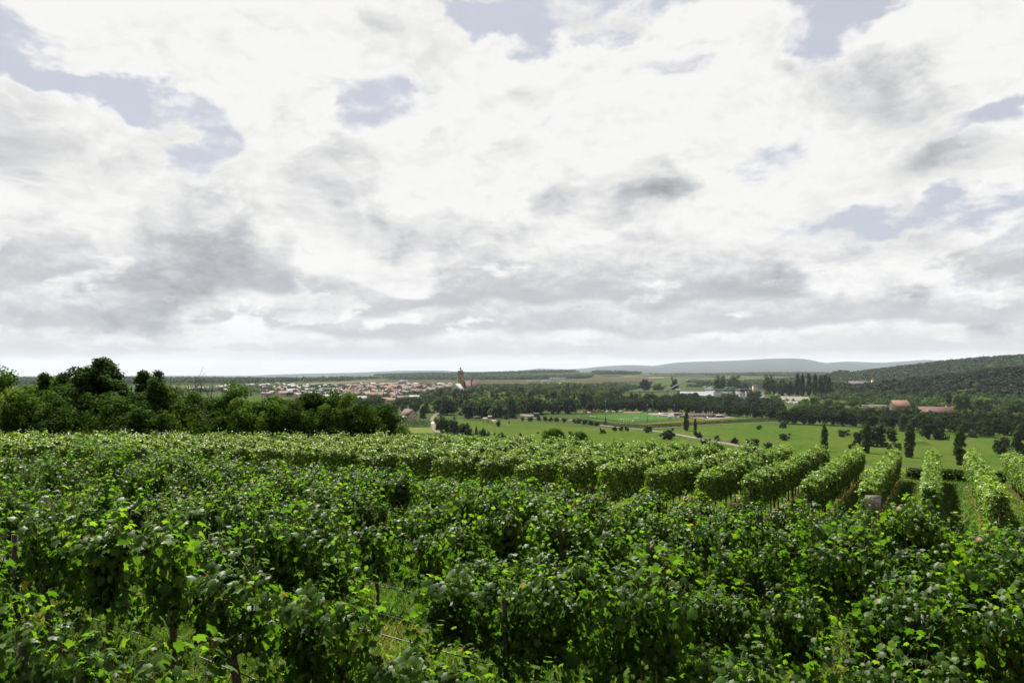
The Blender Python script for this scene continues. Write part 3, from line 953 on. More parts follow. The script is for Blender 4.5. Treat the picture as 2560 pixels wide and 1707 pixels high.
for n_, (px, yt, wpx, Y) in enumerate([(30, 1000, 110, 51), (150, 1010, 120, 50.5), (260, 1015, 110, 51), (420, 1020, 120, 51.5), (500, 1025, 110, 52), (580, 1015, 110, 53), (640, 1030, 100, 53), (700, 1030, 100, 54),
                                       (770, 1025, 100, 54), (830, 1030, 100, 54.5), (890, 1035, 90, 55), (935, 1040, 80, 56), (985, 1052, 75, 62), (1012, 1068, 55, 66)]):
    X = (px - HX) / FPX * Y
    zb = gz(X, Y) - 0.1
    lab = 'dark understorey bush below the left tree belt, %s from the left edge' % nth(n_ + 1) if n_ < 12 else ['dark bush standing just right of the left tree belt', 'low bush between the left belt and the pale lawn'][n_ - 12]
    tree('near_bush', (X, Y, zb), (HY - yt) / FPX * Y - zb, wpx * Y / FPX * 1.1, lab, 'understorey bushes' if n_ < 12 else None, k=n_)

def dead_tree(px, Y, ytop, spread, seed, label):
    g = np.random.default_rng(seed)
    X = (px - HX) / FPX * Y
    zb = gz(X, Y)
    h = (HY - ytop) / FPX * Y - zb
    r_ = thing('dead_tree', label, 'tree', (X, Y, zb))
    mb = MB()
    tw = MB()
    def grow(p, d, L, rad, lev, b):
        pts = [p]
        for _ in range(5):
            d = unit(d + g.normal(0, .16, 3) + np.array([0, 0, .06]))
            p = p + d * L / 5
            pts.append(p)
        b.tube(pts, np.linspace(rad, rad * .5, 6), 5)
        if lev < 3:
            for _ in range(3):
                k = g.integers(2, 6)
                d2 = unit(d + g.normal(0, .55, 3) * np.array([spread, spread, .5]))
                grow(pts[k], d2, L * g.uniform(.5, .75), rad * .55, lev + 1, tw)
    grow(np.zeros(3), np.array([0.05, 0, 1.0]), h * .55, 0.11, 0, mb)
    put('trunk', mb.mesh('trunk', M['deadwood']), r_)
    put('branch', tw.mesh('branch', M['deadwood']), r_)
dead_tree(442, 58, 928, 1.1, 3, 'bare dead tree with forked grey branches above the left belt')
dead_tree(478, 58.5, 932, 0.9, 5, 'second thin dead tree with leaning bare branches')
dead_tree(505, 59, 940, 1.2, 9, 'smaller bare sapling right of the two dead trees')

# ------------------------------------------------------------------ trees and bushes on the meadows, one by one
MT = [('poplar', 2061, 1060, 1128, 19, 'slim columnar poplar alone on the meadow left of the big dark tree'),
      ('poplar', 2166, 1052, 1133, 26, 'columnar poplar standing against the left side of the big dark tree'),
      ('round', 2192, 1054, 1116, 78, 'big dark broad-crowned tree behind the poplar on the meadow'),
      ('round', 2150, 1064, 1114, 34, 'dark tree joined to the left flank of the big broad-crowned tree'),
      ('poplar', 2274, 1057, 1144, 26, 'tall columnar poplar right of the big dark tree above the vines'),
      ('poplar', 2400, 1065, 1163, 29, 'largest leaning columnar poplar in front of the meadow on the right'),
      ('poplar', 2546, 1065, 1150, 32, 'columnar poplar near the right edge beside the straggly fruit tree'),
      ('poplar', 2306, 1059, 1091, 9, 'young thin pale poplar on the far side of the meadow'),
      ('poplar', 2257, 1034, 1079, 18, 'columnar poplar behind, just left of the tall one'),
      ('poplar', 2203, 1042, 1074, 16, 'small columnar poplar showing above the big dark tree'),
      ('poplar', 2363, 1028, 1070, 18, 'columnar poplar rising behind the round conical bush'),
      ('bush', 2353, 1061, 1099, 28, 'rounded conical dark bush on the far meadow edge'),
      ('fruit', 2108, 1066, 1092, 38, 'spreading fruit tree right of the slim lone poplar'),
      ('fruit', 2127, 1102, 1122, 19, 'small fruit tree left of the poplar at the big dark tree'),
      ('umbrella', 2237, 1094, 1126, 41, 'flat-crowned fruit tree with several stems between two poplars'),
      ('bush', 2226, 1124, 1142, 26, 'dark bush just over the vines below the flat-crowned fruit tree'),
      ('fruit', 1961, 1075, 1101, 34, 'wide low fruit tree alone in the middle of the right meadow'),
      ('fruit', 1958, 1041, 1071, 20, 'upright fruit tree at the far meadow path'),
      ('fruit', 1922, 1096, 1121, 23, 'small round fruit tree touching the vine tops'),
      ('umbrella', 2508, 1067, 1144, 55, 'large straggly fruit tree with bare limbs near the right edge'),
      ('bush', 2430, 1070, 1094, 27, 'dark rounded bush left of the dense shrubs at the right'),
      ('bush', 2464, 1061, 1092, 38, 'dense dark shrub in front of the avenue at the right'),
      ('avenue', 2323, 1026, 1098, 46, 'tall dark tree on a bare trunk in front of the avenue'),
      ('poplar', 1716, 1020, 1077, 15, 'lone columnar poplar in front of the clubhouse'),
      ('poplar', 1738, 1045, 1088, 9, 'very thin young poplar right of the clubhouse one'),
      ('fruit', 1747, 1069, 1096, 21, 'loose pale fruit tree at the foot of the thin poplar'),
      ('fruit', 1761, 1085, 1115, 33, 'dark fruit tree overhanging the road below the thin poplar'),
      ('fruit', 1673, 1061, 1099, 37, 'dark round fruit tree beside the road fence'),
      ('fruit', 1792, 1081, 1104, 15, 'small upright fruit tree right of the road'),
      ('fruit', 1838, 1085, 1110, 23, 'small bushy fruit tree nearest the end of the road'),
      ('fruit', 1885, 1080, 1122, 31, 'fruit tree with a long bare trunk above the vine tops'),
      ('fruit', 1898, 1057, 1074, 16, 'little fruit tree alone at the far side of the right meadow'),
      ('fruit', 1622, 1056, 1082, 23, 'dark double-stemmed tree at the road junction'),
      ('fruit', 1507, 1065, 1084, 18, 'round young tree on the playground meadow by the road'),
      ('fruit', 1425, 1073, 1086, 12, 'tiny round tree behind the two leafy bushes'),
      ('fruit', 1247, 1043, 1067, 11, 'dark young tree with an oval crown beside the climbing frames'),
      ('fruit', 1237, 1026, 1048, 14, 'left one of two round trees along the meadow path'),
      ('fruit', 1267, 1028, 1048, 18, 'right one of two round trees along the meadow path'),
      ('fruit', 1307, 1037, 1052, 10, 'thin young tree right of the meadow path trees'),
      ('fruit', 1327, 1035, 1053, 15, 'reddish dark young tree near the car park'),
      ('fruit', 1346, 1035, 1052, 13, 'young tree right of the reddish one near the car park'),
      ('conifer', 1273, 1050, 1061, 5, 'tiny conifer on the playground meadow'),
      ('conifer', 1191, 1064, 1086, 12, 'small ragged conifer left end of the playground meadow'),
      ('bush', 1207, 1070, 1090, 26, 'dark bush beside the ragged conifer'),
      ('fruit', 1221, 1074, 1089, 8, 'spindly sapling right of the ragged conifer'),
      ('bush', 1236, 1080, 1088, 9, 'tiny bush in the playground meadow above the vines'),
      ('bush', 1253, 1080, 1094, 22, 'wide dark bush on the playground meadow above the vines'),
      ('bush', 1301, 1080, 1090, 11, 'small bush in the middle of the playground meadow'),
      ('bush', 1345, 1078, 1084, 8, 'smallest bush far right on the playground meadow'),
      ('round_mid', 1101, 1030, 1083, 32, 'bright green tree right beside the village lane'),
      ('round', 1118, 1045, 1083, 26, 'dark tree second from the village lane'),
      ('round', 1136, 1040, 1086, 32, 'dark round tree in the middle of the lane-side group'),
      ('round', 1160, 1054, 1088, 34, 'dark low tree at the right end of the lane-side group'),
      ('bush', 1175, 1066, 1088, 24, 'dark shrub closing the lane-side group'),
      ('conifer', 1514, 1040, 1063, 9, 'small pointed conifer in the road-side hedge by the pitch')]
for n_, (key, px, yt, yb, wpx, lab) in enumerate(MT):
    tree_px(key, px, yt, yb, wpx, lab, k=n_)

# two leafy bushes just below the vineyard edge
for px, yt, wpx, Y, lab in [(1384, 1060, 62, 82, 'leafy bush with upright shoots just beyond the vine tops'),
                            (1447, 1069, 50, 84, 'lower leafy bush right of its taller neighbour beyond the vine tops')]:
    X = (px - HX) / FPX * Y
    zb = gz(X, Y)
    tree('near_light', (X, Y, zb), (HY - yt) / FPX * Y - zb, wpx * Y / FPX * 1.1, lab, name='leafy_bush')

# young trees along the road
for n_, (px, yb) in enumerate([(1362, 1052), (1376, 1053), (1392, 1054), (1448, 1058), (1462, 1061), (1478, 1063), (1492, 1065), (1537, 1077), (1553, 1077), (1568, 1078), (1410, 1055), (1436, 1057)]):
    tree_px('fruit', px, yb - random.uniform(14, 19), yb, random.uniform(13, 17), 'young round tree in the row along the road by the pitch', 'young trees along the road', k=n_)

# the avenue in front of the river meadows
n_ = 0
def row(pts, step, hpx, wpx, key, label, group):
    global n_
    P = np.array(pts, float)
    s = np.concatenate([[0], np.cumsum(np.abs(np.diff(P[:, 0])))])
    q = np.arange(0, s[-1], step)
    for a_i, a in enumerate(q):
        x = np.interp(a, s, P[:, 0]) + random.uniform(-.2, .2) * step
        y = np.interp(a, s, P[:, 1]) + random.uniform(-.6, .6)
        k_ = random.uniform(.85, 1.15)
        tree_px(key, x, y - hpx * k_, y, wpx * random.uniform(.9, 1.15), '%s, %s from left' % (label, nth(a_i + 1)), group, k=n_)
        n_ += 1
row([(1960, 1058), (2050, 1061), (2200, 1069), (2330, 1077), (2440, 1084), (2590, 1094)], 25, 47, 35, 'avenue', 'dark lime tree in the front avenue row', 'front row of the avenue')
row([(1935, 1047), (2100, 1052), (2300, 1062), (2590, 1074)], 27, 44, 36, 'avenue', 'dark tree in the second row behind the avenue', 'second row behind the avenue')
row([(1480, 1027), (1580, 1028.5), (1680, 1030), (1760, 1034), (1840, 1041), (1950, 1047)], 17, 34, 26, 'avenue', 'dark tree in the front belt behind the sports ground', 'tree belt behind the sports ground')
row([(1490, 1019), (1600, 1020), (1720, 1022), (1860, 1029), (1960, 1034)], 18, 32, 27, 'round', 'dark tree in the second belt behind the sports ground', 'second belt behind the sports ground')
row([(1510, 1012), (1620, 1012), (1720, 1013), (1830, 1015), (1930, 1022)], 19, 32, 31, 'round', 'dark tree between the tree belt and the river', 'trees before the river')
row([(2010, 1034), (2140, 1038), (2300, 1044), (2450, 1050), (2580, 1056)], 34, 30, 34, 'round_mid', 'green tree among the buildings behind the avenue', 'trees around the red-roofed buildings')
row([(2010, 1018), (2140, 1020), (2280, 1023), (2420, 1030), (2570, 1034)], 30, 24, 30, 'round_mid', 'lighter tree on the flat behind the red-roofed buildings', 'trees behind the red-roofed buildings')
for a_i, (a, yt, yb, w_, key, lab) in enumerate(sorted([(2072, 940, 990, 12, 'poplar_far', 0), (2052, 938, 988, 12, 'poplar_far', 0), (2038, 934, 990, 12, 'poplar_far', 0), (2022, 932, 988, 12, 'poplar_far', 0),
                                (2006, 934, 990, 12, 'poplar_far', 0), (1994, 933, 988, 12, 'poplar_far', 0), (2064, 936, 988, 11, 'poplar_far', 0)])):
    tree_px(key, a, yt, yb, w_ * 1.25, 'tall dark poplar in the row above the camping ground, %s from left' % nth(a_i + 1), 'poplar row by the river', k=int(a))
for px, yt, yb, w_, key, lab in [(1614, 940, 980, 30, 'round', 'dark tall tree on the near bank left of the bridge'), (1686, 940, 978, 20, 'round', 'upright dark tree under the left end of the bridge arch'),
                                 (1645, 955, 979, 36, 'round_mid', 'wide tree between the two dark ones left of the bridge'), (1800, 935, 978, 36, 'round_mid', 'left one of the tall willows on the far bank'),
                                 (1832, 933, 979, 40, 'round_mid', 'broad willow on the far bank behind the bridge'), (1860, 950, 982, 26, 'round', 'dark tree right of the broad willow'),
                                 (1925, 932, 985, 36, 'round_mid', 'tall pale willow behind the lock house'), (1955, 940, 990, 30, 'round', 'dark tree between the lock house and the poplar row'),
                                 (1975, 945, 990, 26, 'round', 'dark tree touching the left end of the poplar row'), (1884, 973, 1003, 38, 'round', 'dark round tree below the right end of the bridge'),
                                 (1930, 985, 1012, 50, 'round_mid', 'sunlit wide tree behind the tree belt on the right'), (1735, 977, 996, 34, 'round', 'dark tree in front of the river under the arch'),
                                 (1702, 980, 998, 30, 'round', 'second dark tree in front of the river under the arch'), (1825, 979, 1000, 40, 'round', 'dark bushy tree in front of the open water'),
                                 (1968, 993, 1004, 12, 'yellow', 'small yellow-leaved bush on the river bank'), (1983, 993, 1004, 10, 'bush', 'grey-green bush beside the yellow one'),
                                 (2035, 980, 1020, 26, 'round_light', 'bright tall tree right of the camping ground'), (2012, 1003, 1022, 30, 'bush_light', 'broad rounded bush by the parked campers'),
                                 (2292, 990, 1020, 32, 'round_mid', 'round green tree right of the large tiled roof'), (2330, 990, 1022, 30, 'round_light', 'pale green tree between the two tiled roofs'),
                                 (2372, 976, 1026, 26, 'conifer', 'dark conifer behind the second tiled roof'), (2398, 975, 1030, 34, 'round_light', 'tall pale tree behind the second tiled roof'),
                                 (2412, 972, 1030, 30, 'round_mid', 'pointed pale tree right of the tall pale one'), (2452, 980, 1032, 44, 'round_light', 'wide pale tree left of the motorhomes'),
                                 (2530, 990, 1036, 50, 'round_mid', 'green tree above the motorhomes at the right edge'), (2265, 998, 1022, 20, 'round_mid', 'green tree against the gable of the large tiled roof')]:
    tree_px(key, px, yt, yb, w_, lab)

# park wood between the town and the playground: each tree its own
g = np.random.default_rng(21)
park = inside([(1095, 1036), (1180, 1048), (1300, 1045), (1360, 1036), (1470, 1036), (1500, 1018), (1560, 1000), (1480, 985), (1350, 980), (1200, 983), (1110, 996), (1070, 1015)], 150, g)
park = park[np.argsort(park[:, 1])]
for q, (px, py) in enumerate(park):
    key = ['round', 'round', 'round_mid', 'round', 'round_mid', 'conifer', 'round', 'round_light'][g.integers(0, 8)]
    h = g.uniform(16, 24) * FPX / at(px, py).y
    zone = 'left, nearer the village lane' if px < 1280 else 'right, nearer the car park'
    lab = {'round': 'dark broadleaf tree', 'round_mid': 'mid-green broadleaf tree', 'round_light': 'light green broadleaf tree', 'conifer': 'dark pointed conifer'}[key] + ' in the park wood, ' + zone
    tree_px(key, px, py - h, py, None if key == 'conifer' else h * g.uniform(.85, 1.15), lab, lab, k=q)
tree_px('round_light', 1122, 988, 1020, 34, 'brightest light green tree at the upper left of the park wood')
tree_px('brownish', 1262, 1003, 1040, 20, 'narrow brownish tree in the park wood')
tree_px('conifer', 1388, 952, 985, 8, 'single tall spruce tip above the right end of the park wood')

# garden trees between the left belt and the lane
gpt = inside([(880, 1000), (960, 1005), (1060, 1000), (1100, 1015), (1076, 1040), (1060, 1055), (1000, 1040), (975, 1062), (900, 1040)], 62, g)
for q, (px, py) in enumerate(gpt[np.argsort(gpt[:, 1])]):
    if 995 < px < 1052 and 1030 < py < 1056:
        continue
    h = g.uniform(8, 15) * FPX / at(px, py).y
    lab = 'dark garden tree between the left belt and the village lane'
    tree_px(['round', 'round', 'round_mid', 'conifer'][g.integers(0, 4)], px, py - h, py, h * g.uniform(.6, 1.0), lab, 'garden trees by the lane', k=q)

# hedges around the sports ground and gardens
hedge('hedge', 'low dark hedge between road and football pitch', W((1440, 1052), (1500, 1062), (1560, 1068), (1620, 1070.5)), 2.2, 2.6, M['tree_dark'], 5, 0.55, 5)
hedge('hedge', 'long dark clipped hedge along the dry turf', W((1625, 1070.5), (1700, 1066), (1780, 1060.5), (1870, 1055), (1945, 1052.5)), 2.2, 3.0, M['tree_dark'], 6, 0.55, 5)
hedge('hedge', 'dark hedge behind the far boards of the pitch', W((1450, 1035.5), (1500, 1032.8), (1556, 1031)), 1.6, 2.2, M['tree_dark'], 7, 0.5, 5)
hedge('garden_hedge', 'thick dark garden hedge behind the pale lawn', W((1008, 1067), (1045, 1068), (1078, 1067.5)), 3.0, 5.5, M['tree_dark'], 8, 0.5, 5)
hedge('field_hedge', 'dark hedge band at the foot of the avenue', W((1975, 1062), (2100, 1067), (2280, 1082), (2450, 1094), (2580, 1103)), 2.0, 1.5, M['tree_dark'], 9, 0.5, 4)
hedge('road_verge', 'rough brownish verge growth along the end of the road', W((1770, 1097), (1830, 1107), (1885, 1117)), 1.6, 0.9, M['tree_brown'], 10, 0.35, 8)

# ------------------------------------------------------------------ far woods (too many to count)
wood('town_trees', 'dark garden trees scattered between the town houses', [(430, 985), (560, 973), (800, 966), (1110, 968), (1120, 992), (1060, 1012), (960, 1012), (880, 1000), (700, 992)], 620, 11, 7, M['tree_dark'], 31, 34, .26)
wood('town_trees', 'tree band between the town and the river bridge', [(1180, 972), (1330, 966), (1560, 966), (1600, 976), (1540, 990), (1400, 985), (1200, 983)], 800, 13, 9, M['tree_dark'], 32, 34, .26)
wood('forest', 'long dark forest band behind the town on the left', [(-250, 968), (-250, 951), (0, 951), (250, 951), (560, 953), (760, 954), (960, 949), (850, 956), (640, 961), (480, 962), (200, 965)], 4600, 22, 13, M['tree_dark'], 33, 18, .30)
wood('forest', 'dark forest belt behind the church', [(960, 949), (1150, 946), (1400, 944), (1480, 941), (1470, 946), (1250, 950), (1000, 951)], 2200, 20, 16, M['tree_dark'], 34, 16, .32)
wood('forest', 'dark forest on the far plain below the blue hills', [(1480, 933), (1650, 935), (1900, 935), (2050, 936), (2120, 941), (2000, 942), (1800, 938), (1650, 936), (1500, 937)], 2200, 20, 18, M['tree_dark'], 35, 14, .34)
wood('forest', 'scrub and copses among the fields right of the river', [(1700, 957), (1900, 955), (2000, 955), (2120, 960), (2100, 968), (1980, 970), (1760, 964)], 650, 13, 10, M['tree_dark'], 36, 26, .28)
gg = np.random.default_rng(40)
def hillwood(x0, x1, y0, y1, n, test):
    P = np.column_stack([gg.uniform(x0, x1, n), gg.uniform(y0, y1, n)])
    z = terr(P[:, 0], P[:, 1])
    keep = test(P[:, 0], P[:, 1], z)
    return np.column_stack([P, z])[keep]
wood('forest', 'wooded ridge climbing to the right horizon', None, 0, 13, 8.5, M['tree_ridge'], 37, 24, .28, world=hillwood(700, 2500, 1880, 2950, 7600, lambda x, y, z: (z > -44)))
wood('forest', 'dark wooded spur at the right edge', None, 0, 14, 8, M['tree_cloud_shade'], 38, 60, .24, world=hillwood(500, 1300, 1040, 1700, 2600, lambda x, y, z: (z > -41) & (((x - 930) / 390) ** 2 + ((y - 1330) / 350) ** 2 < 1.15)))
wood('forest', 'treed slope with the field strip behind the church', None, 0, 17, 14, M['tree_dark'], 39, 14, .32, world=hillwood(-1200, 420, 4750, 5700, 2200, lambda x, y, z: (z > -36)))
wood('forest', 'wood on the low rise behind the far fields', None, 0, 18, 17, M['tree_dark'], 41, 14, .32, world=hillwood(300, 3600, 5500, 6600, 2600, lambda x, y, z: y > 5500))
wood('riverside_trees', 'trees along the far river bank up to the poplar row', [(1700, 972), (1760, 966), (1900, 966), (2000, 972), (2080, 975), (2090, 984), (1960, 986), (1900, 978), (1790, 974)], 240, 13, 8, M['tree_dark'], 43, 34, .26)
wood('riverside_trees', 'trees on the flat beyond the camping ground', [(2030, 1000), (2090, 985), (2330, 990), (2560, 1003), (2560, 1022), (2330, 1012), (2130, 1012)], 240, 10, 7, M['tree_dark'], 44, 44, .24)
wood('scrub', 'scrub on the slope below the village church', [(2090, 1000), (2080, 982), (2200, 978), (2330, 985), (2300, 1003), (2180, 1004)], 170, 5, 4.5, M['tree_dark'], 42, 40, .24)

# ------------------------------------------------------------------ buildings
def tilemat(name, a, b):
    return mat(name, a, 0.85, 0.2, noise=(0.9, 6, b, 0.38, 0.66))
M['roof_red'] = tilemat('red_roof_tiles', (0.0524, 0.0238, 0.0175), (0.0368, 0.0186, 0.0150))
M['roof_orange'] = tilemat('orange_roof_tiles', (0.0930, 0.0481, 0.0313), (0.0656, 0.0342, 0.0232))
M['roof_dark'] = tilemat('dark_roof_slate', (0.0368, 0.0319, 0.0336), (0.0583, 0.0490, 0.0490))
M['roof_grey'] = tilemat('grey_roof', (0.1072, 0.1072, 0.1142), (0.1462, 0.1462, 0.1510))
M['roof_pale'] = tilemat('pale_sheet_roof', (0.1515, 0.1515, 0.1550), (0.1212, 0.1212, 0.1249))
M['roof_tan'] = tilemat('tan_roof_tiles', (0.0772, 0.0555, 0.0401), (0.0587, 0.0420, 0.0309))
M['wall_white'] = mat('white_render', (0.3028, 0.2906, 0.2665), 0.9, 0.2, noise=(0.5, 5, (0.2545, 0.2422, 0.2237), 0.4, 0.65))
M['wall_cream'] = mat('cream_render', (0.3374, 0.2855, 0.2076), 0.9, 0.2, noise=(0.5, 5, (0.2855, 0.2396, 0.1757), 0.4, 0.65))
M['wall_grey'] = mat('grey_render', (0.1997, 0.1885, 0.1775), 0.9, 0.2, noise=(0.5, 5, (0.1605, 0.1553, 0.1442), 0.4, 0.65))
M['wall_pink'] = mat('pinkish_render', (0.2773, 0.1997, 0.1605), 0.9, 0.2, noise=(0.5, 5, (0.2330, 0.1715, 0.1391), 0.4, 0.65))
M['sandstone'] = mat('yellow_sandstone', (0.2631, 0.1755, 0.0762), 0.9, 0.2, noise=(0.4, 7, (0.1827, 0.1202, 0.0543), 0.4, 0.65))
M['glass'] = mat('window_glass', (0.030, 0.034, 0.040), 0.15, 0.5)
M['metal'] = mat('grey_metal', (0.20, 0.20, 0.20), 0.5, 0.5, noise=(3, 3, (0.26, 0.26, 0.26), 0.4, 0.6))
M['steel_dark'] = mat('dark_steel', (0.0425, 0.0500, 0.0525), 0.6, 0.4, noise=(0.3, 3, (0.0325, 0.0400, 0.0425), 0.4, 0.6))
M['concrete'] = mat('concrete', (0.1904, 0.1848, 0.1736), 0.9, 0.2, noise=(0.4, 6, (0.1456, 0.1400, 0.1344), 0.4, 0.65))
M['white_paint'] = mat('white_paint', (0.5110, 0.5110, 0.5045), 0.6, 0.4, noise=(1.5, 4, (0.4554, 0.4554, 0.4488), 0.4, 0.65))
M['board_green'] = mat('green_board', (0.120, 0.252, 0.102), 0.6, 0.4, noise=(1.0, 3, (0.102, 0.222, 0.090), 0.4, 0.6))
M['board_cream'] = mat('cream_board', (0.403, 0.358, 0.234), 0.6, 0.4, noise=(1.0, 3, (0.358, 0.312, 0.202), 0.4, 0.6))
M['awning'] = mat('striped_awning', (0.403, 0.182, 0.143), 0.8, 0.2, noise=(1.2, 2, (0.455, 0.390, 0.351), 0.45, 0.55))
M['wood'] = mat('weathered_wood', (0.14, 0.105, 0.075), 0.9, 0.2, noise=(7, 6, (0.085, 0.062, 0.045), 0.4, 0.65), bump=0.4)
M['copper'] = mat('dark_cupola_sheet', (0.055, 0.052, 0.046), 0.6, 0.4, noise=(0.6, 4, (0.085, 0.08, 0.066), 0.4, 0.6))
M['gold'] = mat('gilt', (0.5, 0.34, 0.10), 0.4, 0.5, metallic=0.6)
M['tyre'] = mat('tyre_rubber', (0.02, 0.02, 0.02), 0.8, 0.3)
M['car_white'] = mat('white_car_paint', (0.72, 0.72, 0.72), 0.3, 0.5)
M['car_silver'] = mat('silver_car_paint', (0.40, 0.41, 0.42), 0.3, 0.5)
M['car_dark'] = mat('dark_car_paint', (0.035, 0.038, 0.045), 0.25, 0.5)

def gable_mesh(w, d, e, r, m):
    x, y = w / 2, d / 2
    V = [(-x, -y, -2), (x, -y, -2), (x, y, -2), (-x, y, -2), (-x, -y, e), (x, -y, e), (x, y, e), (-x, y, e), (-x, 0, r), (x, 0, r)]
    return mesh('wall', V, [np.array([[0, 1, 5, 4], [2, 3, 7, 6], [0, 4, 7, 3], [1, 2, 6, 5]]), np.array([[4, 8, 7], [5, 6, 9]])], m)

def roof_mesh(w, d, e, r, m, ov=0.5, th=0.28):
    x = w / 2 + ov
    y = d / 2
    s = (r - e) / y
    yo, zo = y + ov, e - s * ov
    V = []
    for xx in (-x, x):
        V += [(xx, -yo, zo + .06), (xx, 0, r + .06), (xx, yo, zo + .06), (xx, yo, zo + .06 + th), (xx, 0, r + .06 + th * 1.25), (xx, -yo, zo + .06 + th)]
    F = [[0, 1, 7, 6], [1, 2, 8, 7], [2, 3, 9, 8], [3, 4, 10, 9], [4, 5, 11, 10], [5, 0, 6, 11], [0, 5, 4, 1], [1, 4, 3, 2], [6, 7, 10, 11], [7, 8, 9, 10]]
    return mesh('roof', V, np.array(F), m)

def window(parent, c, w, h, face='y', frame=True):
    """pane in a shallow frame on a wall; face = axis the wall looks along, sign by c"""
    mb = MB()
    d = 0.10
    dim = (w, d, h) if face == 'y' else (d, w, h)
    o = put('window', MB().box((0, 0, 0), dim).mesh('window', M['glass']), parent, c)
    if frame:
        t = max(w, h) * 0.09
        dd = d + 0.08
        for a in (-1, 1):
            if face == 'y':
                mb.box((a * w / 2, 0, 0), (t, dd, h + t))
                mb.box((0, 0, a * h / 2), (w + t, dd - 0.02, t))
            else:
                mb.box((0, a * w / 2, 0), (dd, t, h + t))
                mb.box((0, 0, a * h / 2), (dd - 0.02, w + t, t))
        put('frame', mb.mesh('frame', M['white_paint']), o)
    return o

def house(p, w, d, e, r, rot, wall, roof, label, group=None, chimney=True, nwin=0, name='house', gable_win=0, frames=False):
    h = thing(name, label, 'house' if name == 'house' else 'building', p, rot, group)
    put('wall', gable_mesh(w, d, e, r, M[wall]), h)
    rf = put('roof', roof_mesh(w, d, e, r, M[roof]), h)
    if chimney:
        put('chimney', MB().box((w * .22, d * .10, r + .2), (.9, .9, 2.2)).mesh('chimney', M['roof_red']), rf)
    floors = max(1, int(e / 2.9))
    for sgn in (-1, 1):
        for f in range(floors):
            for k in range(nwin):
                window(h, (-w / 2 + (k + .5) * w / nwin, sgn * (d / 2 + .03), 1.6 + f * 2.9), min(1.3, w / nwin * .5), 1.4, 'y', frames)
        for k in range(gable_win):
            zz = e * .55 + (k // 2) * 2.9
            window(h, (sgn * (w / 2 + .03), (-1 if k % 2 else 1) * d * .17 * (1 - .18 * (k // 2)), zz), 1.1, 1.4, 'x', frames)
    return h

# ---- the town: old red-roofed core left of the church, newer pale-roofed houses further left
g = np.random.default_rng(55)
def town(poly, n, roofs, walls, label, group, wr, grid_rot, seed, er=(4.5, 7), rr=(3.6, 6), zone_labels=None, nwin=0):
    gg_ = np.random.default_rng(seed)
    pts = inside(poly, n * 3, gg_)
    keep = []
    P = ground_pts(pts)
    for q in range(len(P)):
        if all((P[q, 0] - P[k, 0]) ** 2 + (P[q, 1] - P[k, 1]) ** 2 > (wr[1] * .80) ** 2 for k in keep):
            keep.append(q)
        if len(keep) >= n:
            break
    for q in keep:
        w = gg_.uniform(*wr)
        d = w * gg_.uniform(.62, .8)
        e = gg_.uniform(*er)
        r_ = e + gg_.uniform(*rr)
        rf = roofs[gg_.integers(0, len(roofs))]
        wl = walls[gg_.integers(0, len(walls))]
        colr = {'roof_red': 'red-roofed', 'roof_orange': 'orange-roofed', 'roof_dark': 'dark-roofed', 'roof_grey': 'grey-roofed', 'roof_pale': 'pale-roofed', 'roof_tan': 'tan-roofed'}[rf]
        cw = {'wall_white': 'white', 'wall_cream': 'cream', 'wall_grey': 'grey', 'wall_pink': 'pinkish'}[wl]
        lab = '%s %s house %s' % (colr, cw, label)
        house(P[q], w, d, e, r_, grid_rot + gg_.choice([0, math.pi / 2]) + gg_.normal(0, .15), wl, rf, lab, '%s %s %s' % (colr, cw, group), chimney=gg_.random() < .6, nwin=nwin, gable_win=2 if nwin else 0)

town([(840, 985), (880, 968), (1000, 962), (1130, 966), (1120, 980), (1060, 992), (960, 1004), (880, 1003)], 92, ['roof_red', 'roof_red', 'roof_red', 'roof_orange', 'roof_dark', 'roof_tan'], ['wall_white', 'wall_cream', 'wall_grey'],
     'in the old town left of the church', 'old town houses', (12, 19), 0.35, 56, (5, 8), (4.5, 7.5), nwin=0)
town([(520, 978), (560, 968), (700, 963), (840, 966), (850, 984), (760, 990), (660, 985), (600, 982)], 74, ['roof_grey', 'roof_pale', 'roof_dark', 'roof_red', 'roof_pale', 'roof_tan'], ['wall_white', 'wall_white', 'wall_cream', 'wall_grey'],
     'in the newer quarter behind the left tree belt', 'newer quarter houses', (11, 18), -0.2, 57, (3.6, 6), (3, 4.8))
town([(640, 990), (680, 980), (860, 978), (905, 992), (880, 1001), (760, 1000)], 34, ['roof_red', 'roof_dark', 'roof_grey', 'roof_tan', 'roof_pale'], ['wall_white', 'wall_cream', 'wall_grey'],
     'on the near side of the town above the left belt', 'near side town houses', (10, 16), .1, 61, (4, 6), (3, 5))
town([(425, 986), (440, 978), (530, 974), (540, 980), (480, 988)], 9, ['roof_pale', 'roof_orange', 'roof_dark'], ['wall_white'], 'at the far left edge of the town', 'houses at the edge of the town', (10, 15), .1, 58, (3.5, 5), (3, 4.5))
town([(880, 963), (1130, 963), (1130, 968), (870, 969)], 14, ['roof_grey', 'roof_pale', 'roof_dark'], ['wall_white', 'wall_grey'], 'at the far side of the old town', 'far side town houses', (13, 24), 0.0, 59, (4, 8), (2.5, 5))
town([(1310, 968), (1380, 963), (1560, 966), (1590, 973), (1500, 979), (1400, 978), (1330, 974)], 22, ['roof_red', 'roof_pale', 'roof_grey', 'roof_tan'], ['wall_white', 'wall_cream'], 'between the church and the river bridge', 'houses between church and bridge', (12, 22), .2, 60, (4, 6), (2.5, 4.5))

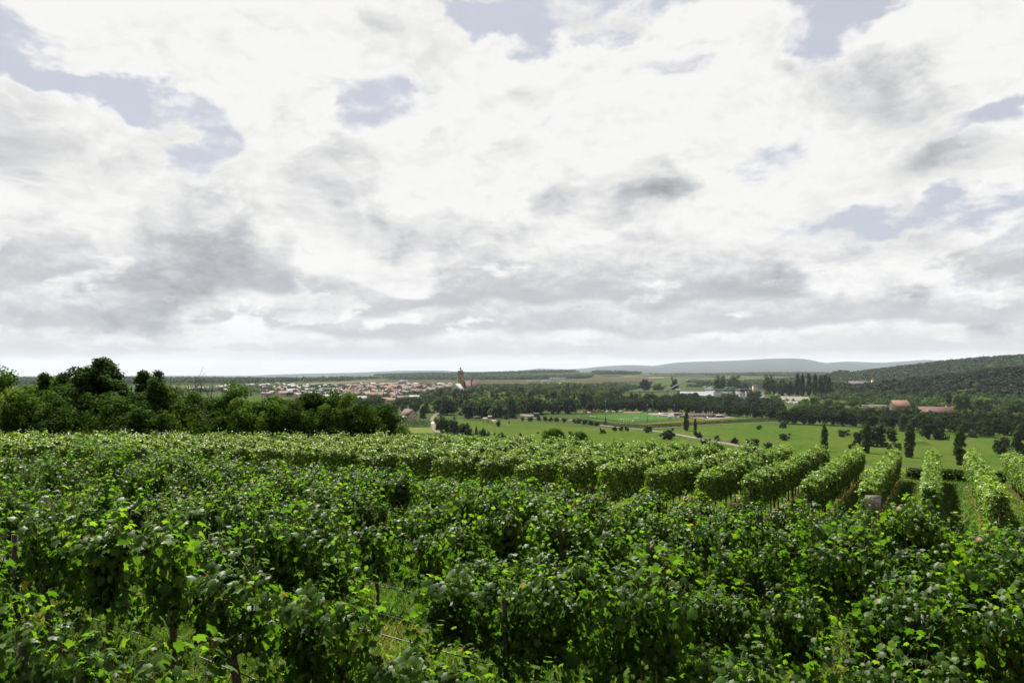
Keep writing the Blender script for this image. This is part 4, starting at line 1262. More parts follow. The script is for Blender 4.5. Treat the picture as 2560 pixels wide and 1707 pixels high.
# halls with flat pale roofs
for px, py, wpx, hm, lab in [(1395, 948, 38, 8, 'long white hall at the foot of the fields behind the park'), (1367, 957, 26, 9, 'white industrial hall right of the church'),
                             (1328, 957, 22, 8, 'smaller grey-white hall right of the church'), (1008, 968, 18, 22, 'white apartment block above the old town roofs'),
                             (790, 967, 30, 9, 'wide white flat-roofed school block in the newer quarter')]:
    p = at(px, py)
    wv_ = wpx * p.y / FPX
    b = thing('hall' if hm < 15 else 'apartment_block', lab, 'building', p, random.uniform(-.1, .1))
    put('wall', MB().box((0, 0, hm / 2 - 1), (wv_, wv_ * .5, hm + 2)).mesh('wall', M['wall_white' if 'white' in lab else 'wall_grey']), b)
    put('roof', MB().box((0, 0, hm + .35), (wv_ + 1, wv_ * .5 + 1, .7)).mesh('roof', M['roof_pale']), b)
    for k in range(5):
        window(b, (-wv_ * .4 + k * wv_ * .2, -wv_ * .25 - .03, hm * .55), wv_ * .09, hm * .3, 'y', False)

# ---- church with sandstone tower
p = at(1151, 979)
s_ = p.y / FPX
ch = thing('church', 'church with yellow sandstone tower, dark cupola and steep red nave roof', 'church', p, 0.18)
H = (979 - 916) * s_
tw = put('tower', None, ch)
def tpart(nm, mb, m):
    return put(nm, mb.mesh(nm, M[m]), tw)
bw = 14.2 * s_
tpart('tower_shaft', MB().box((0, 0, H * .31), (bw, bw, H * .62 + 2)), 'sandstone')
tpart('cornice', MB().box((0, 0, H * .455), (bw * 1.1, bw * 1.1, H * .012)).box((0, 0, H * .625), (bw * 1.22, bw * 1.22, H * .022)), 'sandstone')
tpart('belfry', MB().lathe([(bw * .50, H * .635), (bw * .50, H * .80), (bw * .56, H * .803), (bw * .56, H * .815), (0.01, H * .816)], 8), 'sandstone')
tpart('cupola', MB().lathe([(bw * .53, H * .816), (bw * .47, H * .84), (bw * .30, H * .865), (bw * .15, H * .88), (bw * .13, H * .915), (bw * .18, H * .92), (bw * .10, H * .94), (bw * .025, H * .955), (bw * .02, H * 1.0), (0.005, H)], 10), 'copper')
tpart('finial', MB().box((0, 0, H * .99), (.25, .25, H * .05)).box((0, 0, H * .998), (1.3, .22, .22)), 'gold')
for zf in (.54, .38, .22):
    window(tw, (0, -bw / 2 - .05, H * zf), bw * .20, H * .055, 'y', False)
    window(tw, (-bw / 2 - .05, 0, H * zf), bw * .20, H * .055, 'x', False)
for k in range(8):
    a = math.pi / 8 * 2 * k
    o = window(tw, (bw * .485 * math.cos(a), bw * .485 * math.sin(a), H * .72), bw * .16, H * .075, 'x', False)
    o.rotation_euler = (0, 0, a)
nl, nd = 34 * s_, 17 * s_
nave = put('nave', gable_mesh(nl, nd, 11 * s_ * .55, 26 * s_, M['sandstone']), ch, (bw / 2 + nl / 2 - .5, 1.0, 0))
put('roof', roof_mesh(nl, nd, 11 * s_ * .55, 26 * s_, M['roof_red'], .4), nave)
for k in range(4):
    window(nave, (-nl * .38 + k * nl * .25, -nd / 2 - .03, 4.2 * s_ * .8), 1.6, 4.0, 'y', False)
cb = put('choir_turret', MB().box((0, 0, 0), (3.2, 3.2, 6)).lathe([(2.3, 3), (0.02, 8)], 4).mesh('choir_turret', M['roof_orange']), nave, (nl * .16, -1, 26 * s_ + 2))
p = at(1144, 981)
house(p, 26 * s_, 27 * s_, 3.2 * s_, 21 * s_, R(68), 'wall_white', 'roof_grey', 'tall white gabled house with rows of small windows in front of the church', name='gabled_house', gable_win=6, chimney=False, nwin=0)
p = at(1163, 979)
house(p, 9, 8, 5, 9, R(60), 'wall_white', 'roof_dark', 'small white house tucked between the tall gabled house and the trees')

# ---- houses near the lane
p = at(1022, 1047)
k = p.y / FPX
house(p, 40 * k, 26 * k, 10 * k, 24 * k, R(-52), 'wall_cream', 'roof_red', 'red-roofed house with pale extension left of the village lane', nwin=3, gable_win=2, frames=True)
p = at(1012, 1052)
house(p, 22 * k, 12 * k, 7 * k, 11 * k, R(-55), 'wall_white', 'roof_pale', 'low pale-roofed annexe in front of the red-roofed lane house', chimney=False)
p = at(986, 1058)
house(p, 22 * k, 18 * k, 6 * k, 13 * k, R(25), 'wall_grey', 'roof_red', 'small brown-roofed house half hidden at the right end of the left belt', gable_win=1, frames=True)
for px, py, rot, rf, lab in [(962, 1010, -.4, 'roof_red', 'cream gabled house above the right end of the left belt'), (977, 1012, .3, 'roof_orange', 'little pyramid-roofed house right of the cream gabled one'),
                             (1118, 1022, .2, 'roof_dark', 'white house glimpsed through the trees at the end of the lane'), (905, 1006, .25, 'roof_grey', 'white house with slate roof and dormers behind the left belt')]:
    p = at(px, py)
    house(p, 13, 9.5, 5, 9.5, rot, 'wall_cream' if 'cream' in lab else 'wall_white', rf, lab, nwin=2, gable_win=2)
for px, py, wpx, rf, lab in [(975, 999, 60, 'roof_tan', 'long tan-roofed hall below the old town'), (1000, 1007, 46, 'roof_red', 'long dark red roof just below the tan hall'), (1035, 1006, 26, 'roof_pale', 'low white shed right of the long red roof'),
                             (925, 993, 34, 'roof_orange', 'bright orange-roofed block in the middle of the old town'), (715, 992, 34, 'roof_orange', 'wide low orange-roofed house behind the left belt')]:
    p = at(px, py)
    k = p.y / FPX
    house(p, wpx * k, 13, 5.5, 10.5, .05, 'wall_cream' if rf != 'roof_pale' else 'wall_white', rf, lab, chimney=False, name='row_building', nwin=5)

# ---- village and large roofs on the right
p = at(2148, 972)
k = p.y / FPX
mon = house(p, 56 * k, 16 * k, 10 * k, 19 * k, R(4), 'wall_white', 'roof_dark', 'long white building with tall windows and dark roof in the right village', nwin=0, chimney=False, name='abbey_wing')
for q in range(9):
    window(mon, (-24 * k + q * 6 * k, -8 * k - .04, 5 * k), 2.0 * k, 6.5 * k, 'y', False)
p = at(2182, 969)
sp = thing('chapel_tower', 'small yellow chapel tower with pointed cap right of the long white building', 'tower', p)
put('tower_shaft', MB().box((0, 0, 9 * k), (5.5 * k, 5.5 * k, 19 * k)).mesh('tower_shaft', M['wall_cream']), sp)
put('tower_cap', MB().lathe([(3.4 * k, 18.5 * k), (2.6 * k, 21 * k), (1.2 * k, 22.5 * k), (1.4 * k, 24 * k), (.3 * k, 26 * k), (.05, 29 * k)], 8).mesh('tower_cap', M['sandstone']), sp)
window(sp, (0, -2.75 * k - .04, 14 * k), 1.4 * k, 3 * k, 'y', False)
for px, py, wpx, rf, wl, lab in [(2100, 973, 24, 'roof_red', 'wall_grey', 'dark red roofed barn left of the long white building'), (2115, 968, 14, 'roof_orange', 'wall_white', 'small orange-roofed house at the left gable of the long white building'),
                                 (2197, 966, 9, 'roof_pale', 'wall_pink', 'tiny pale-roofed house right of the chapel tower'), (2220, 970, 13, 'roof_red', 'wall_white', 'white gabled house with steep roof right in the village'),
                                 (2243, 970, 16, 'roof_red', 'wall_white', 'second white gabled house at the right end of the village'), (2232, 972, 10, 'roof_dark', 'wall_cream', 'low house between the two white gabled houses')]:
    p = at(px, py)
    k = p.y / FPX
    house(p, wpx * k, 9 * k, 5 * k, 12 * k, R(85) if 'gabled house' in lab else R(-10), wl, rf, lab, nwin=0, gable_win=4 if 'gabled' in lab else 0, chimney=False)

p = at(2248, 1032)
k = p.y / FPX
bb = house(p, 44 * k, 34 * k, 13 * k, 31 * k, R(10), 'wall_cream', 'roof_orange', 'large hall with weathered orange tile roof behind the avenue', name='inn', chimney=False, nwin=0)
for q in range(4):
    window(bb, (-14 * k + q * 9 * k, -17 * k - .04, 9 * k), 4.5 * k, 3 * k, 'y', False)
p = at(2190, 1030)
fl = thing('flat_roofed_wing', 'long flat-roofed brown wing left of the large orange roof', 'building', p, R(8))
put('wall', MB().box((0, 0, 6 * k), (66 * k, 18 * k, 20 * k)).mesh('wall', M['wall_pink']), fl)
put('roof', MB().box((0, 0, 16.8 * k), (68 * k, 20 * k, 1.6 * k)).mesh('roof', M['roof_pale']), fl)
for q in range(6):
    window(fl, (-28 * k + q * 6 * k, -9 * k - .04, 10 * k), 3 * k, 4.5 * k, 'y', False)
p = at(2338, 1047)
k = p.y / FPX
house(p, 78 * k, 34 * k, 10 * k, 30 * k, R(-12), 'wall_pink', 'roof_red', 'long red-brown tiled house behind the avenue right of the large hall', name='inn', nwin=6)
p = at(2322, 1049)
house(p, 26 * k, 22 * k, 10 * k, 25 * k, R(70), 'wall_white', 'roof_red', 'gabled cross wing in front of the long red-brown house', name='cross_wing', gable_win=3, chimney=False)
for px, py, lab in [(2365, 1032, 'white folded parasol left of the pair behind the avenue'), (2381, 1033, 'red-trimmed folded parasol right of the pair behind the avenue')]:
    p = at(px, py + 8)
    r_ = thing('parasol', lab, 'parasol', p)
    put('pole', MB().tube([(0, 0, 0), (0, 0, 11)], .12, 6).mesh('pole', M['metal']), r_)
    put('canopy', MB().lathe([(.25, 11), (1.2, 7.5), (1.5, 5.5), (.3, 5.2)], 10).mesh('canopy', M['white_paint'] if 'white' in lab else M['awning']), r_)

# ---- motorhomes and caravans
def motorhome(p, rot, label, L=7.0, group=None):
    r_ = thing('motorhome', label, 'motorhome', p, rot, group)
    v = [(-L / 2, 0.6), (L / 2 - .1, .6), (L / 2, 1.5), (L / 2 - .7, 1.75), (L / 2 - .2, 2.3), (L / 2 - .6, 3.0), (-L / 2, 3.0)]
    n = len(v)
    V = [(a, -1.15, b) for a, b in v] + [(a, 1.15, b) for a, b in v]
    mb = bmesh.new()
    vs = [mb.verts.new(q) for q in V]
    mb.faces.new(vs[:n])
    mb.faces.new(vs[n:][::-1])
    for q in range(n):
        mb.faces.new([vs[q], vs[n + q], vs[n + (q + 1) % n], vs[(q + 1) % n]])
    bmesh.ops.recalc_face_normals(mb, faces=mb.faces)
    me = bpy.data.meshes.new('body')
    mb.to_mesh(me)
    mb.free()
    me.materials.append(M['car_white'])
    put('body', me, r_)
    for a in (-L * .3, 0, L * .22):
        put('window', MB().box((a, -1.17, 2.1), (1.1, .06, .6)).mesh('window', M['glass']), r_)
    for a in (-L * .28, L * .30):
        for b in (-1, 1):
            put('wheel', MB().lathe([(.05, -.12), (.36, -.12), (.36, .12), (.05, .12)], 12).mesh('wheel', M['tyre']), r_, (a, b * 1.05, .36), (R(90), 0, 0))
    return r_
for px, py, rot, lab in [(2490, 1040, .05, 'white motorhome with window band at the right behind the avenue'), (2486, 1050, .0, 'lower white motorhome in front of the other at the right'), (2140, 1034, .3, 'white caravan glimpsed left of the flat-roofed wing'),
                         (1978, 1008, .2, 'white camper parked by the yellow bush'), (1992, 1010, -.1, 'white camper right of the one by the yellow bush'), (1945, 989, .1, 'white camper by the lock at the left end of the bank'),
                         (2306, 1040, .9, 'white van under the round green tree between the tiled roofs')]:
    motorhome(at(px, py), rot, lab, 8.0)

# ---- lock house and river bridge
p = at(1888, 987)
k = p.y / FPX
lk = thing('lock_house', 'square yellow lock control tower at the right end of the bridge', 'building', p)
put('wall', MB().box((0, 0, 12 * k), (11 * k, 9 * k, 26 * k)).mesh('wall', M['wall_cream']), lk)
put('roof', MB().box((0, 0, 26 * k), (13 * k, 11 * k, 1.4 * k)).box((0, 0, 28 * k), (8 * k, 7 * k, 2.4 * k)).mesh('roof', M['roof_tan']), lk)
for q in (-1, 0, 1):
    window(lk, (q * 3.4 * k, -4.5 * k - .04, 21 * k), 2.4 * k, 3.4 * k, 'y', False)
pa, pb = at(1560, 988), at(1915, 991)
def bz(px, py, Y):
    return Vector(((px - HX) / FPX * Y, Y, (HY - py) / FPX * Y))
Yb = pa.y
br = thing('arch_bridge', 'dark steel road bridge with one low arch over the river', 'bridge', (0, Yb, gz(0, Yb)))
z0 = br.location.z
def lp(px, py, dy=0.0):
    q = bz(px, py, Yb)
    return (q.x, dy, q.z - z0)
deck = MB()
n = 24
xs = np.linspace(1572, 1906, n)
for a in range(n - 1):
    q1 = lp(xs[a], np.interp(xs[a], [1572, 1660, 1780, 1906], [977, 976.5, 973.5, 971]))
    q2 = lp(xs[a + 1], np.interp(xs[a + 1], [1572, 1660, 1780, 1906], [977, 976.5, 973.5, 971]))
    V = [(q1[0], -5, q1[2] - 1.6), (q2[0], -5, q2[2] - 1.6), (q2[0], -5, q2[2]), (q1[0], -5, q1[2]), (q1[0], 5, q1[2] - 1.6), (q2[0], 5, q2[2] - 1.6), (q2[0], 5, q2[2]), (q1[0], 5, q1[2])]
    deck.add(V, f4=[[0, 1, 2, 3], [5, 4, 7, 6], [3, 2, 6, 7], [1, 0, 4, 5]])
put('deck', deck.mesh('deck', M['steel_dark']), br)
ax_ = np.linspace(1668, 1868, 25)
def arch_y(x):
    t = (x - 1768) / 100.0
    return np.interp(x, [1660, 1780, 1906], [976.5, 973.5, 971]) - 32.5 * (1 - t * t)
for dy in (-4.6, 4.6):
    put('arch_rib', MB().tube([lp(x, arch_y(x), dy) for x in ax_], .62, 6).mesh('arch_rib', M['steel_dark']), br)
    put('railing', MB().tube([lp(x, np.interp(x, [1572, 1660, 1780, 1906], [977, 976.5, 973.5, 971]) - 1.2, dy * 1.06) for x in xs], .10, 4).mesh('railing', M['steel_dark']), br)
    for x in ax_[2:-2:2]:
        put('hanger', MB().tube([lp(x, arch_y(x), dy), lp(x, np.interp(x, [1660, 1780, 1906], [976.5, 973.5, 971]), dy)], .07, 4).mesh('hanger', M['steel_dark']), br)
for x in (1600, 1668, 1868, 1898):
    a = lp(x, 976)
    put('pier', MB().box((a[0], 0, a[2] / 2 - 2), (3.2, 9, a[2] + 2)).mesh('pier', M['concrete']), br)
p = bz(1742, 974.3, Yb)
bus = thing('green_barge', 'long pale green coach crossing the right half of the bridge', 'coach', bz(1826, 972.2, Yb))
bus.name = 'coach'
k = Yb / FPX
put('body', MB().box((0, 0, 2.0 * 1.1), (24 * k, 2.6, 3.2)).mesh('body', M['board_green']), bus)
put('window', MB().box((0, -1.33, 2.9), (22 * k, .06, 1.0)).mesh('window', M['glass']), bus)
for a in (-8 * k, 8 * k):
    put('wheel', MB().lathe([(.05, -.2), (.5, -.2), (.5, .2), (.05, .2)], 10).mesh('wheel', M['tyre']), bus, (a, -1.2, .5), (R(90), 0, 0))
vn = motorhome(bz(1695, 975.6, Yb), 0.0, 'white van crossing the left half of the bridge', 9)
motorhome(at(1580, 976.4), 0.0, 'white van on the road left of the bridge', 8)

# ---- sports ground: clubhouse, boards, floodlights, goals, fence, cars
p = at(1748, 1043)
k = p.y / FPX
cl = thing('clubhouse', 'long low white clubhouse with brown roof and doors beside the pitch', 'building', p, R(-9))
Lc = 122 * k
put('wall', MB().box((0, 0, 3.4 * k), (Lc, 16 * k, 8.4 * k)).mesh('wall', M['wall_white']), cl)
put('roof', MB().box((0, -1 * k, 8.2 * k), (Lc + 3 * k, 21 * k, 1.3 * k)).box((-Lc * .42, -2 * k, 9.6 * k), (22 * k, 22 * k, 1.5 * k)).mesh('roof', M['roof_tan']), cl)
put('chimney', MB().box((Lc * .26, 0, 11 * k), (1.6 * k, 1.6 * k, 5 * k)).mesh('chimney', M['white_paint']), cl)
for q in range(11):
    x = -Lc * .46 + q * Lc * .09
    if q % 3 == 2:
        put('door', MB().box((x, -8 * k - .05, 3.0 * k), (2.2 * k, .12, 5.6 * k)).mesh('door', M['steel_dark']), cl)
    else:
        window(cl, (x, -8 * k - .03, 4.2 * k), 3.4 * k, 3.2 * k, 'y', True)
put('porch', MB().box((Lc * .40, -13 * k, 6.6 * k), (20 * k, 12 * k, .8 * k)).mesh('porch', M['white_paint']), cl)
put('awning', MB().box((Lc * .17, -11.5 * k, 6.0 * k), (20 * k, 7 * k, .7 * k)).mesh('awning', M['awning']), cl)
for q in (.32, .48):
    put('porch_post', MB().box((Lc * q, -18.5 * k, 3.1 * k), (.5 * k, .5 * k, 6.4 * k)).mesh('porch_post', M['white_paint']), cl)

def board(px, py, wpx, hpx, lift, m, label):
    q = at(px, py)
    k_ = q.y / FPX
    r_ = thing('advertising_board', label, 'board', q)
    put('panel', MB().box((0, 0, (lift + hpx / 2) * k_), (wpx * k_, .15, hpx * k_)).mesh('panel', M[m]), r_)
    put('writing_bar', MB().box((0, -.085, (lift + hpx * .55) * k_), (wpx * k_ * .55, .012, hpx * k_ * .14)).mesh('writing_bar', M['board_green' if m != 'board_green' else 'white_paint']), r_)
    for s2 in (-.42, .42):
        put('post', MB().box((s2 * wpx * k_, .12, (lift + hpx) * k_ / 2), (.16, .16, (lift + hpx) * k_)).mesh('post', M['metal']), r_)
board(1454.5, 1037, 9, 5.5, 1.5, 'board_green', 'green advertising board at the far left corner of the pitch')
board(1472.5, 1036, 9, 5, 1.5, 'white_paint', 'white advertising board next to the green one')
board(1517, 1033.5, 8, 5.2, 1.5, 'white_paint', 'left one of three pale boards behind the far touchline')
board(1534, 1033, 8, 4.6, 1.5, 'white_paint', 'middle one of three pale boards behind the far touchline')
board(1551.5, 1032.5, 9, 5.4, 1.5, 'white_paint', 'right one of three pale boards behind the far touchline')
board(1591.5, 1050.5, 9, 3.6, 3.0, 'white_paint', 'wide white board on the near fence of the pitch')
board(1675, 1051, 9.5, 8, 4, 'board_cream', 'large cream board near the right goal line')
board(1695.5, 1050, 8, 6, 4, 'white_paint', 'whitish board right of the large cream one')

def mast(px, ybase, ytop, label):
    q = at(px, ybase)
    h = (ybase - ytop) * q.y / FPX
    r_ = thing('floodlight_mast', label, 'floodlight', q)
    put('pole', MB().tube([(0, 0, 0), (0, 0, h)], [.24, .12], 8).mesh('pole', M['steel_dark']), r_)
    put('lamp', MB().box((0, -.3, h + .2), (1.3, .5, .5)).mesh('lamp', M['metal']), r_)
for px, yb, yt, lab in [(1514, 1059, 1003, 'floodlight mast rising from the road-side hedge left of the pitch'), (1550, 1030, 992, 'floodlight mast behind the three pale boards'), (1618, 1056, 1012, 'floodlight mast at the near touchline'),
                        (1631, 1033, 1000, 'floodlight mast behind the far right corner of the pitch'), (1686, 1036, 1012, 'slim mast left of the clubhouse'), (1808, 1040, 996, 'tall floodlight mast at the right end of the clubhouse'),
                        (1926, 1048, 1008, 'tall floodlight mast beside the right end of the hedge')]:
    mast(px, yb, yt, lab)

def goal(px, py, wm_, rot, label):
    q = at(px, py)
    r_ = thing('goal', label, 'goal', q, rot)
    put('post', MB().box((-wm_ / 2, 0, 1.3), (.16, .16, 2.6)).mesh('post', M['white_paint']), r_)
    put('post', MB().box((wm_ / 2, 0, 1.3), (.16, .16, 2.6)).mesh('post', M['white_paint']), r_)
    put('crossbar', MB().box((0, 0, 2.68), (wm_ + .16, .16, .16)).mesh('crossbar', M['white_paint']), r_)
    nb = MB()
    for a in (-wm_ / 2, wm_ / 2):
        nb.tube([(a, 0, 2.6), (a, 1.0, 2.2), (a, 1.8, 0.02)], .04, 4)
    put('net_frame', nb.mesh('net_frame', M['metal']), r_)
goal(1863.5, 1046, 7.3, 0, 'white goal on the turf right of the clubhouse')
goal(1583, 1057.5, 5, 1.2, 'small goal lying beside the dry turf')
goal(1481, 1046.5, 7.3, -1.0, 'white goal at the left end of the football pitch')
goal(1637, 1045, 7.3, .3, 'white goal at the right end of the football pitch')

fn = thing('mesh_fence', 'tall wire mesh fence along the near side of the pitch', 'fence', at(1640, 1055))
P0 = np.array([at(x, y) for x, y in ((1546, 1059), (1600, 1056.3), (1660, 1053.4), (1726, 1050))])
for q in np.linspace(0, 1, 27):
    xx = np.interp(q, np.linspace(0, 1, 4), P0[:, 0])
    yy = np.interp(q, np.linspace(0, 1, 4), P0[:, 1])
    put('post', MB().box((0, 0, 2), (.14, .14, 4)).mesh('post', M['metal']), fn, (xx - fn.location.x, yy - fn.location.y, gz(xx, yy) - fn.location.z))
for zz in (.9, 4.0):
    put('rail', MB().tube([Vector(q) - fn.location + Vector((0, 0, zz)) for q in P0], .05, 4).mesh('rail', M['metal']), fn)

def car(p, rot, paint, label):
    r_ = thing('car', label, 'car', p, rot)
    prof = [(-2.1, .35), (2.1, .35), (2.15, .75), (1.2, .95), (.5, 1.45), (-1.2, 1.5), (-1.9, 1.0), (-2.15, .9)]
    n_v = len(prof)
    bm = bmesh.new()
    vs = []
    for sy in (-1, 1):
        for a, b in prof:
            vs.append(bm.verts.new((a, sy * (.88 if b < 1.1 else .68), b)))
    bm.faces.new(vs[:n_v])
    bm.faces.new(vs[n_v:][::-1])
    for q in range(n_v):
        bm.faces.new([vs[q], vs[n_v + q], vs[n_v + (q + 1) % n_v], vs[(q + 1) % n_v]])
    bmesh.ops.recalc_face_normals(bm, faces=bm.faces)
    me = bpy.data.meshes.new('body')
    bm.to_mesh(me)
    bm.free()
    me.materials.append(M[paint])
    put('body', me, r_)
    put('windscreen', MB().box((.82, 0, 1.22), (.5, 1.3, .34)).mesh('windscreen', M['glass']), r_)
    for sy in (-1, 1):
        put('side_window', MB().box((-.4, sy * .76, 1.2), (1.5, .1, .32)).mesh('side_window', M['glass']), r_)
    for a in (-1.3, 1.3):
        for b in (-.82, .82):
            put('wheel', MB().lathe([(.04, -.11), (.33, -.11), (.33, .11), (.04, .11)], 12).mesh('wheel', M['tyre']), r_, (a, b, .33), (R(90), 0, 0))
for px, py, rot, pnt, lab in [(1652, 1035.5, .3, 'car_white', 'white car parked left at the club forecourt'), (1659, 1036, .2, 'car_silver', 'silver car in the middle at the club forecourt'), (1667, 1036.6, .4, 'car_dark', 'dark car right of the silver one at the club forecourt'),
                              (1764, 1046, .1, 'car_dark', 'dark car parked by the clubhouse awning'), (1771, 1045.5, .5, 'car_silver', 'silver car parked right of the dark one by the awning'),
                              (1082, 1060, 1.5, 'car_white', 'white car on the village lane')]:
    car(at(px, py), rot, pnt, lab)

# shelter by the car park, playground frames, road fence
p = at(1341, 1042)
sh = thing('shelter', 'small open shelter with flat grey roof by the car park', 'shelter', p)
put('roof', MB().box((0, 0, 3.6), (6.4, 4, .35)).mesh('roof', M['roof_grey']), sh)
put('wall', MB().box((0, 1.8, 1.7), (6, .2, 3.4)).mesh('wall', M['steel_dark']), sh)
for a in (-2.8, 2.8):
    put('post', MB().box((a, -1.7, 1.7), (.18, .18, 3.4)).mesh('post', M['metal']), sh)
def frame(px, py, w, h, label):
    q = at(px, py)
    r_ = thing('climbing_frame', label, 'playground frame', q, random.uniform(-.6, .6))
    for a in (-1, 1):
        for b in (-1, 1):
            put('post', MB().box((a * w / 2, b * w / 3, h / 2), (.2, .2, h)).mesh('post', M['wood']), r_)
    put('platform', MB().box((0, 0, h * .5), (w, w * .66, .15)).mesh('platform', M['wood']), r_)
    put('roof', MB().add([(-w * .6, -w * .45, h), (w * .6, -w * .45, h), (w * .6, w * .45, h), (-w * .6, w * .45, h), (-w * .6, 0, h + w * .35), (w * .6, 0, h + w * .35)], f3=[[0, 4, 3], [1, 2, 5]], f4=[[0, 1, 5, 4], [2, 3, 4, 5]]).mesh('roof', M['wood']), r_)
    put('slide', MB().add([(w / 2, -.4, h * .5), (w / 2, .4, h * .5), (w * 1.6, .4, .1), (w * 1.6, -.4, .1), (w / 2, -.4, h * .5 - .1), (w / 2, .4, h * .5 - .1), (w * 1.6, .4, 0), (w * 1.6, -.4, 0)], f4=[[0, 3, 2, 1], [4, 5, 6, 7], [0, 1, 5, 4], [1, 2, 6, 5], [2, 3, 7, 6], [3, 0, 4, 7]]).mesh('slide', M['metal']), r_)
frame(1213, 1058, 3.2, 4.2, 'wooden climbing frame at the left of the playground')
frame(1225, 1057, 3.0, 5.6, 'tallest wooden climbing tower of the playground')
frame(1235, 1062, 3.4, 3.4, 'low wooden play house at the front of the playground')
for px, py, lab in [(1257, 1065.5, 'dark log bench right of the young oval tree'), (1272, 1063.5, 'pale play table below the tiny conifer')]:
    q = at(px, py)
    r_ = thing('play_bench', lab, 'bench', q)
    put('seat', MB().box((0, 0, .8), (3.6, .8, .18)).mesh('seat', M['wood'] if 'dark' in lab else M['board_cream']), r_)
    for a in (-1.4, 1.4):
        put('leg', MB().box((a, 0, .36), (.25, .6, .7)).mesh('leg', M['wood']), r_)
patch('sand_pit', [(1219, 1069.5), (1233, 1069.5), (1231, 1067.5), (1220, 1067.5)], M['sand'], 2.4, 3)

def rail_fence(pix, label, step):
    P = np.array([at(*q) for q in pix])
    s = np.concatenate([[0], np.cumsum(np.linalg.norm(np.diff(P, axis=0), axis=1))])
    r_ = thing('rail_fence', label, 'fence', P[len(P) // 2])
    c = np.array(r_.location)
    n_p = int(s[-1] / step)
    pts = []
    pm = MB().box((0, 0, .6), (.16, .16, 1.3)).mesh('post', M['wood'])
    for q in np.linspace(0, s[-1], n_p):
        x, y = np.interp(q, s, P[:, 0]), np.interp(q, s, P[:, 1])
        z = gz(x, y)
        put('post', pm, r_, (x - c[0], y - c[1], z - c[2]))
        pts.append((x - c[0], y - c[1], z - c[2]))
    for zz in (.55, 1.1):
        put('rail', MB().tube([(a, b, d + zz) for a, b, d in pts], .06, 4).mesh('rail', M['wood']), r_)
rail_fence([(1610, 1081), (1660, 1088), (1720, 1097), (1780, 1107), (1850, 1119)], 'wooden rail fence along the near side of the road', 5.0)
rail_fence([(1690, 1085), (1740, 1093), (1800, 1103), (1880, 1117)], 'dark wooden rail fence along the far side of the road', 5.0)

# grassy mound with a path on the right meadow
mb = MB()
c = at(2302, 1112)
nr_, na_ = 7, 20
V = [(0, 0, 2.6)]
for a in range(1, nr_):
    for b in range(na_):
        rr = a / (nr_ - 1)
        th = b / na_ * 6.2832
        V.append((9 * rr * math.cos(th), 7 * rr * math.sin(th), 2.6 * (0.5 + 0.5 * math.cos(math.pi * rr)) - .15 * rr))
F3_ = [[0, 1 + b, 1 + (b + 1) % na_] for b in range(na_)]
F4_ = [[1 + (a - 1) * na_ + b, 1 + a * na_ + b, 1 + a * na_ + (b + 1) % na_, 1 + (a - 1) * na_ + (b + 1) % na_] for a in range(1, nr_ - 1) for b in range(na_)]
struct('grass_mound', mesh('grass_mound', V, [np.array(F3_), np.array(F4_)], M['meadow'], smooth=True), c)

# ------------------------------------------------------------------ vineyard
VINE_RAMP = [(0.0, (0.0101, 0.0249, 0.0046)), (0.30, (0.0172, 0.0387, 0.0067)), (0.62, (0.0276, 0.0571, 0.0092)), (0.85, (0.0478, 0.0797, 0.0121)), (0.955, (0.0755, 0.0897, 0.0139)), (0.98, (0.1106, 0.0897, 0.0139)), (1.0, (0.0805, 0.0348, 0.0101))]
HEDGE_RAMP = [(0.0, (0.0210, 0.0448, 0.0080)), (0.35, (0.0372, 0.0708, 0.0120)), (0.7, (0.0648, 0.1081, 0.0198)), (1.0, (0.1423, 0.2013, 0.0412))]  # last stop brightened: sunlight on the row tops put into the leaf colour
def leaf_material(name, ramp, rough, spec, tr):
    m = mat(name, (0.05, 0.1, 0.02), rough, spec, ramp=ramp, transl=tr)
    nt = m.node_tree                      # every vine a little lighter, darker or yellower than its neighbour
    at_ = next(n for n in nt.nodes if n.type == 'ATTRIBUTE')
    cr = next(n for n in nt.nodes if n.type == 'VALTORGB')
    oi = nt.nodes.new('ShaderNodeObjectInfo')
    ma = nt.nodes.new('ShaderNodeMath')
    ma.operation = 'MULTIPLY_ADD'
    nt.links.new(oi.outputs['Random'], ma.inputs[0])
    ma.inputs[1].default_value = 0.22
    ma.inputs[2].default_value = -0.11
    ad = nt.nodes.new('ShaderNodeMath')
    ad.operation = 'ADD'
    nt.links.new(at_.outputs['Fac'], ad.inputs[0])
    nt.links.new(ma.outputs[0], ad.inputs[1])
    nt.links.new(ad.outputs[0], cr.inputs[0])
    return m
M['vine_leaf'] = leaf_material('vine_leaf', VINE_RAMP, 0.45, 0.07, (0.44, (3.0, 3.1, .8)))
M['hedge_leaf'] = leaf_material('row_leaf', HEDGE_RAMP, 0.45, 0.07, (0.26, (2.4, 2.5, .8)))
M['vine_bark'] = mat('vine_bark', (0.040, 0.030, 0.022), 0.95, 0.1, noise=(14, 7, (0.085, 0.066, 0.046), 0.4, 0.65), bump=0.7)
M['cane'] = mat('cane_bark', (0.085, 0.070, 0.030), 0.8, 0.2, noise=(10, 4, (0.13, 0.075, 0.035), 0.4, 0.65))
M['post_wood'] = mat('post_wood', (0.050, 0.042, 0.034), 0.95, 0.1, noise=(9, 7, (0.030, 0.025, 0.020), 0.4, 0.65), bump=0.6)
M['post_steel'] = mat('galvanised_post', (0.045, 0.043, 0.041), 0.55, 0.4, noise=(5, 5, (0.03, 0.028, 0.026), 0.4, 0.65), metallic=0.0)
M['wire'] = mat('trellis_wire', (0.07, 0.068, 0.065), 0.6, 0.3, noise=(3, 2, (0.05, 0.05, 0.05), 0.4, 0.6))
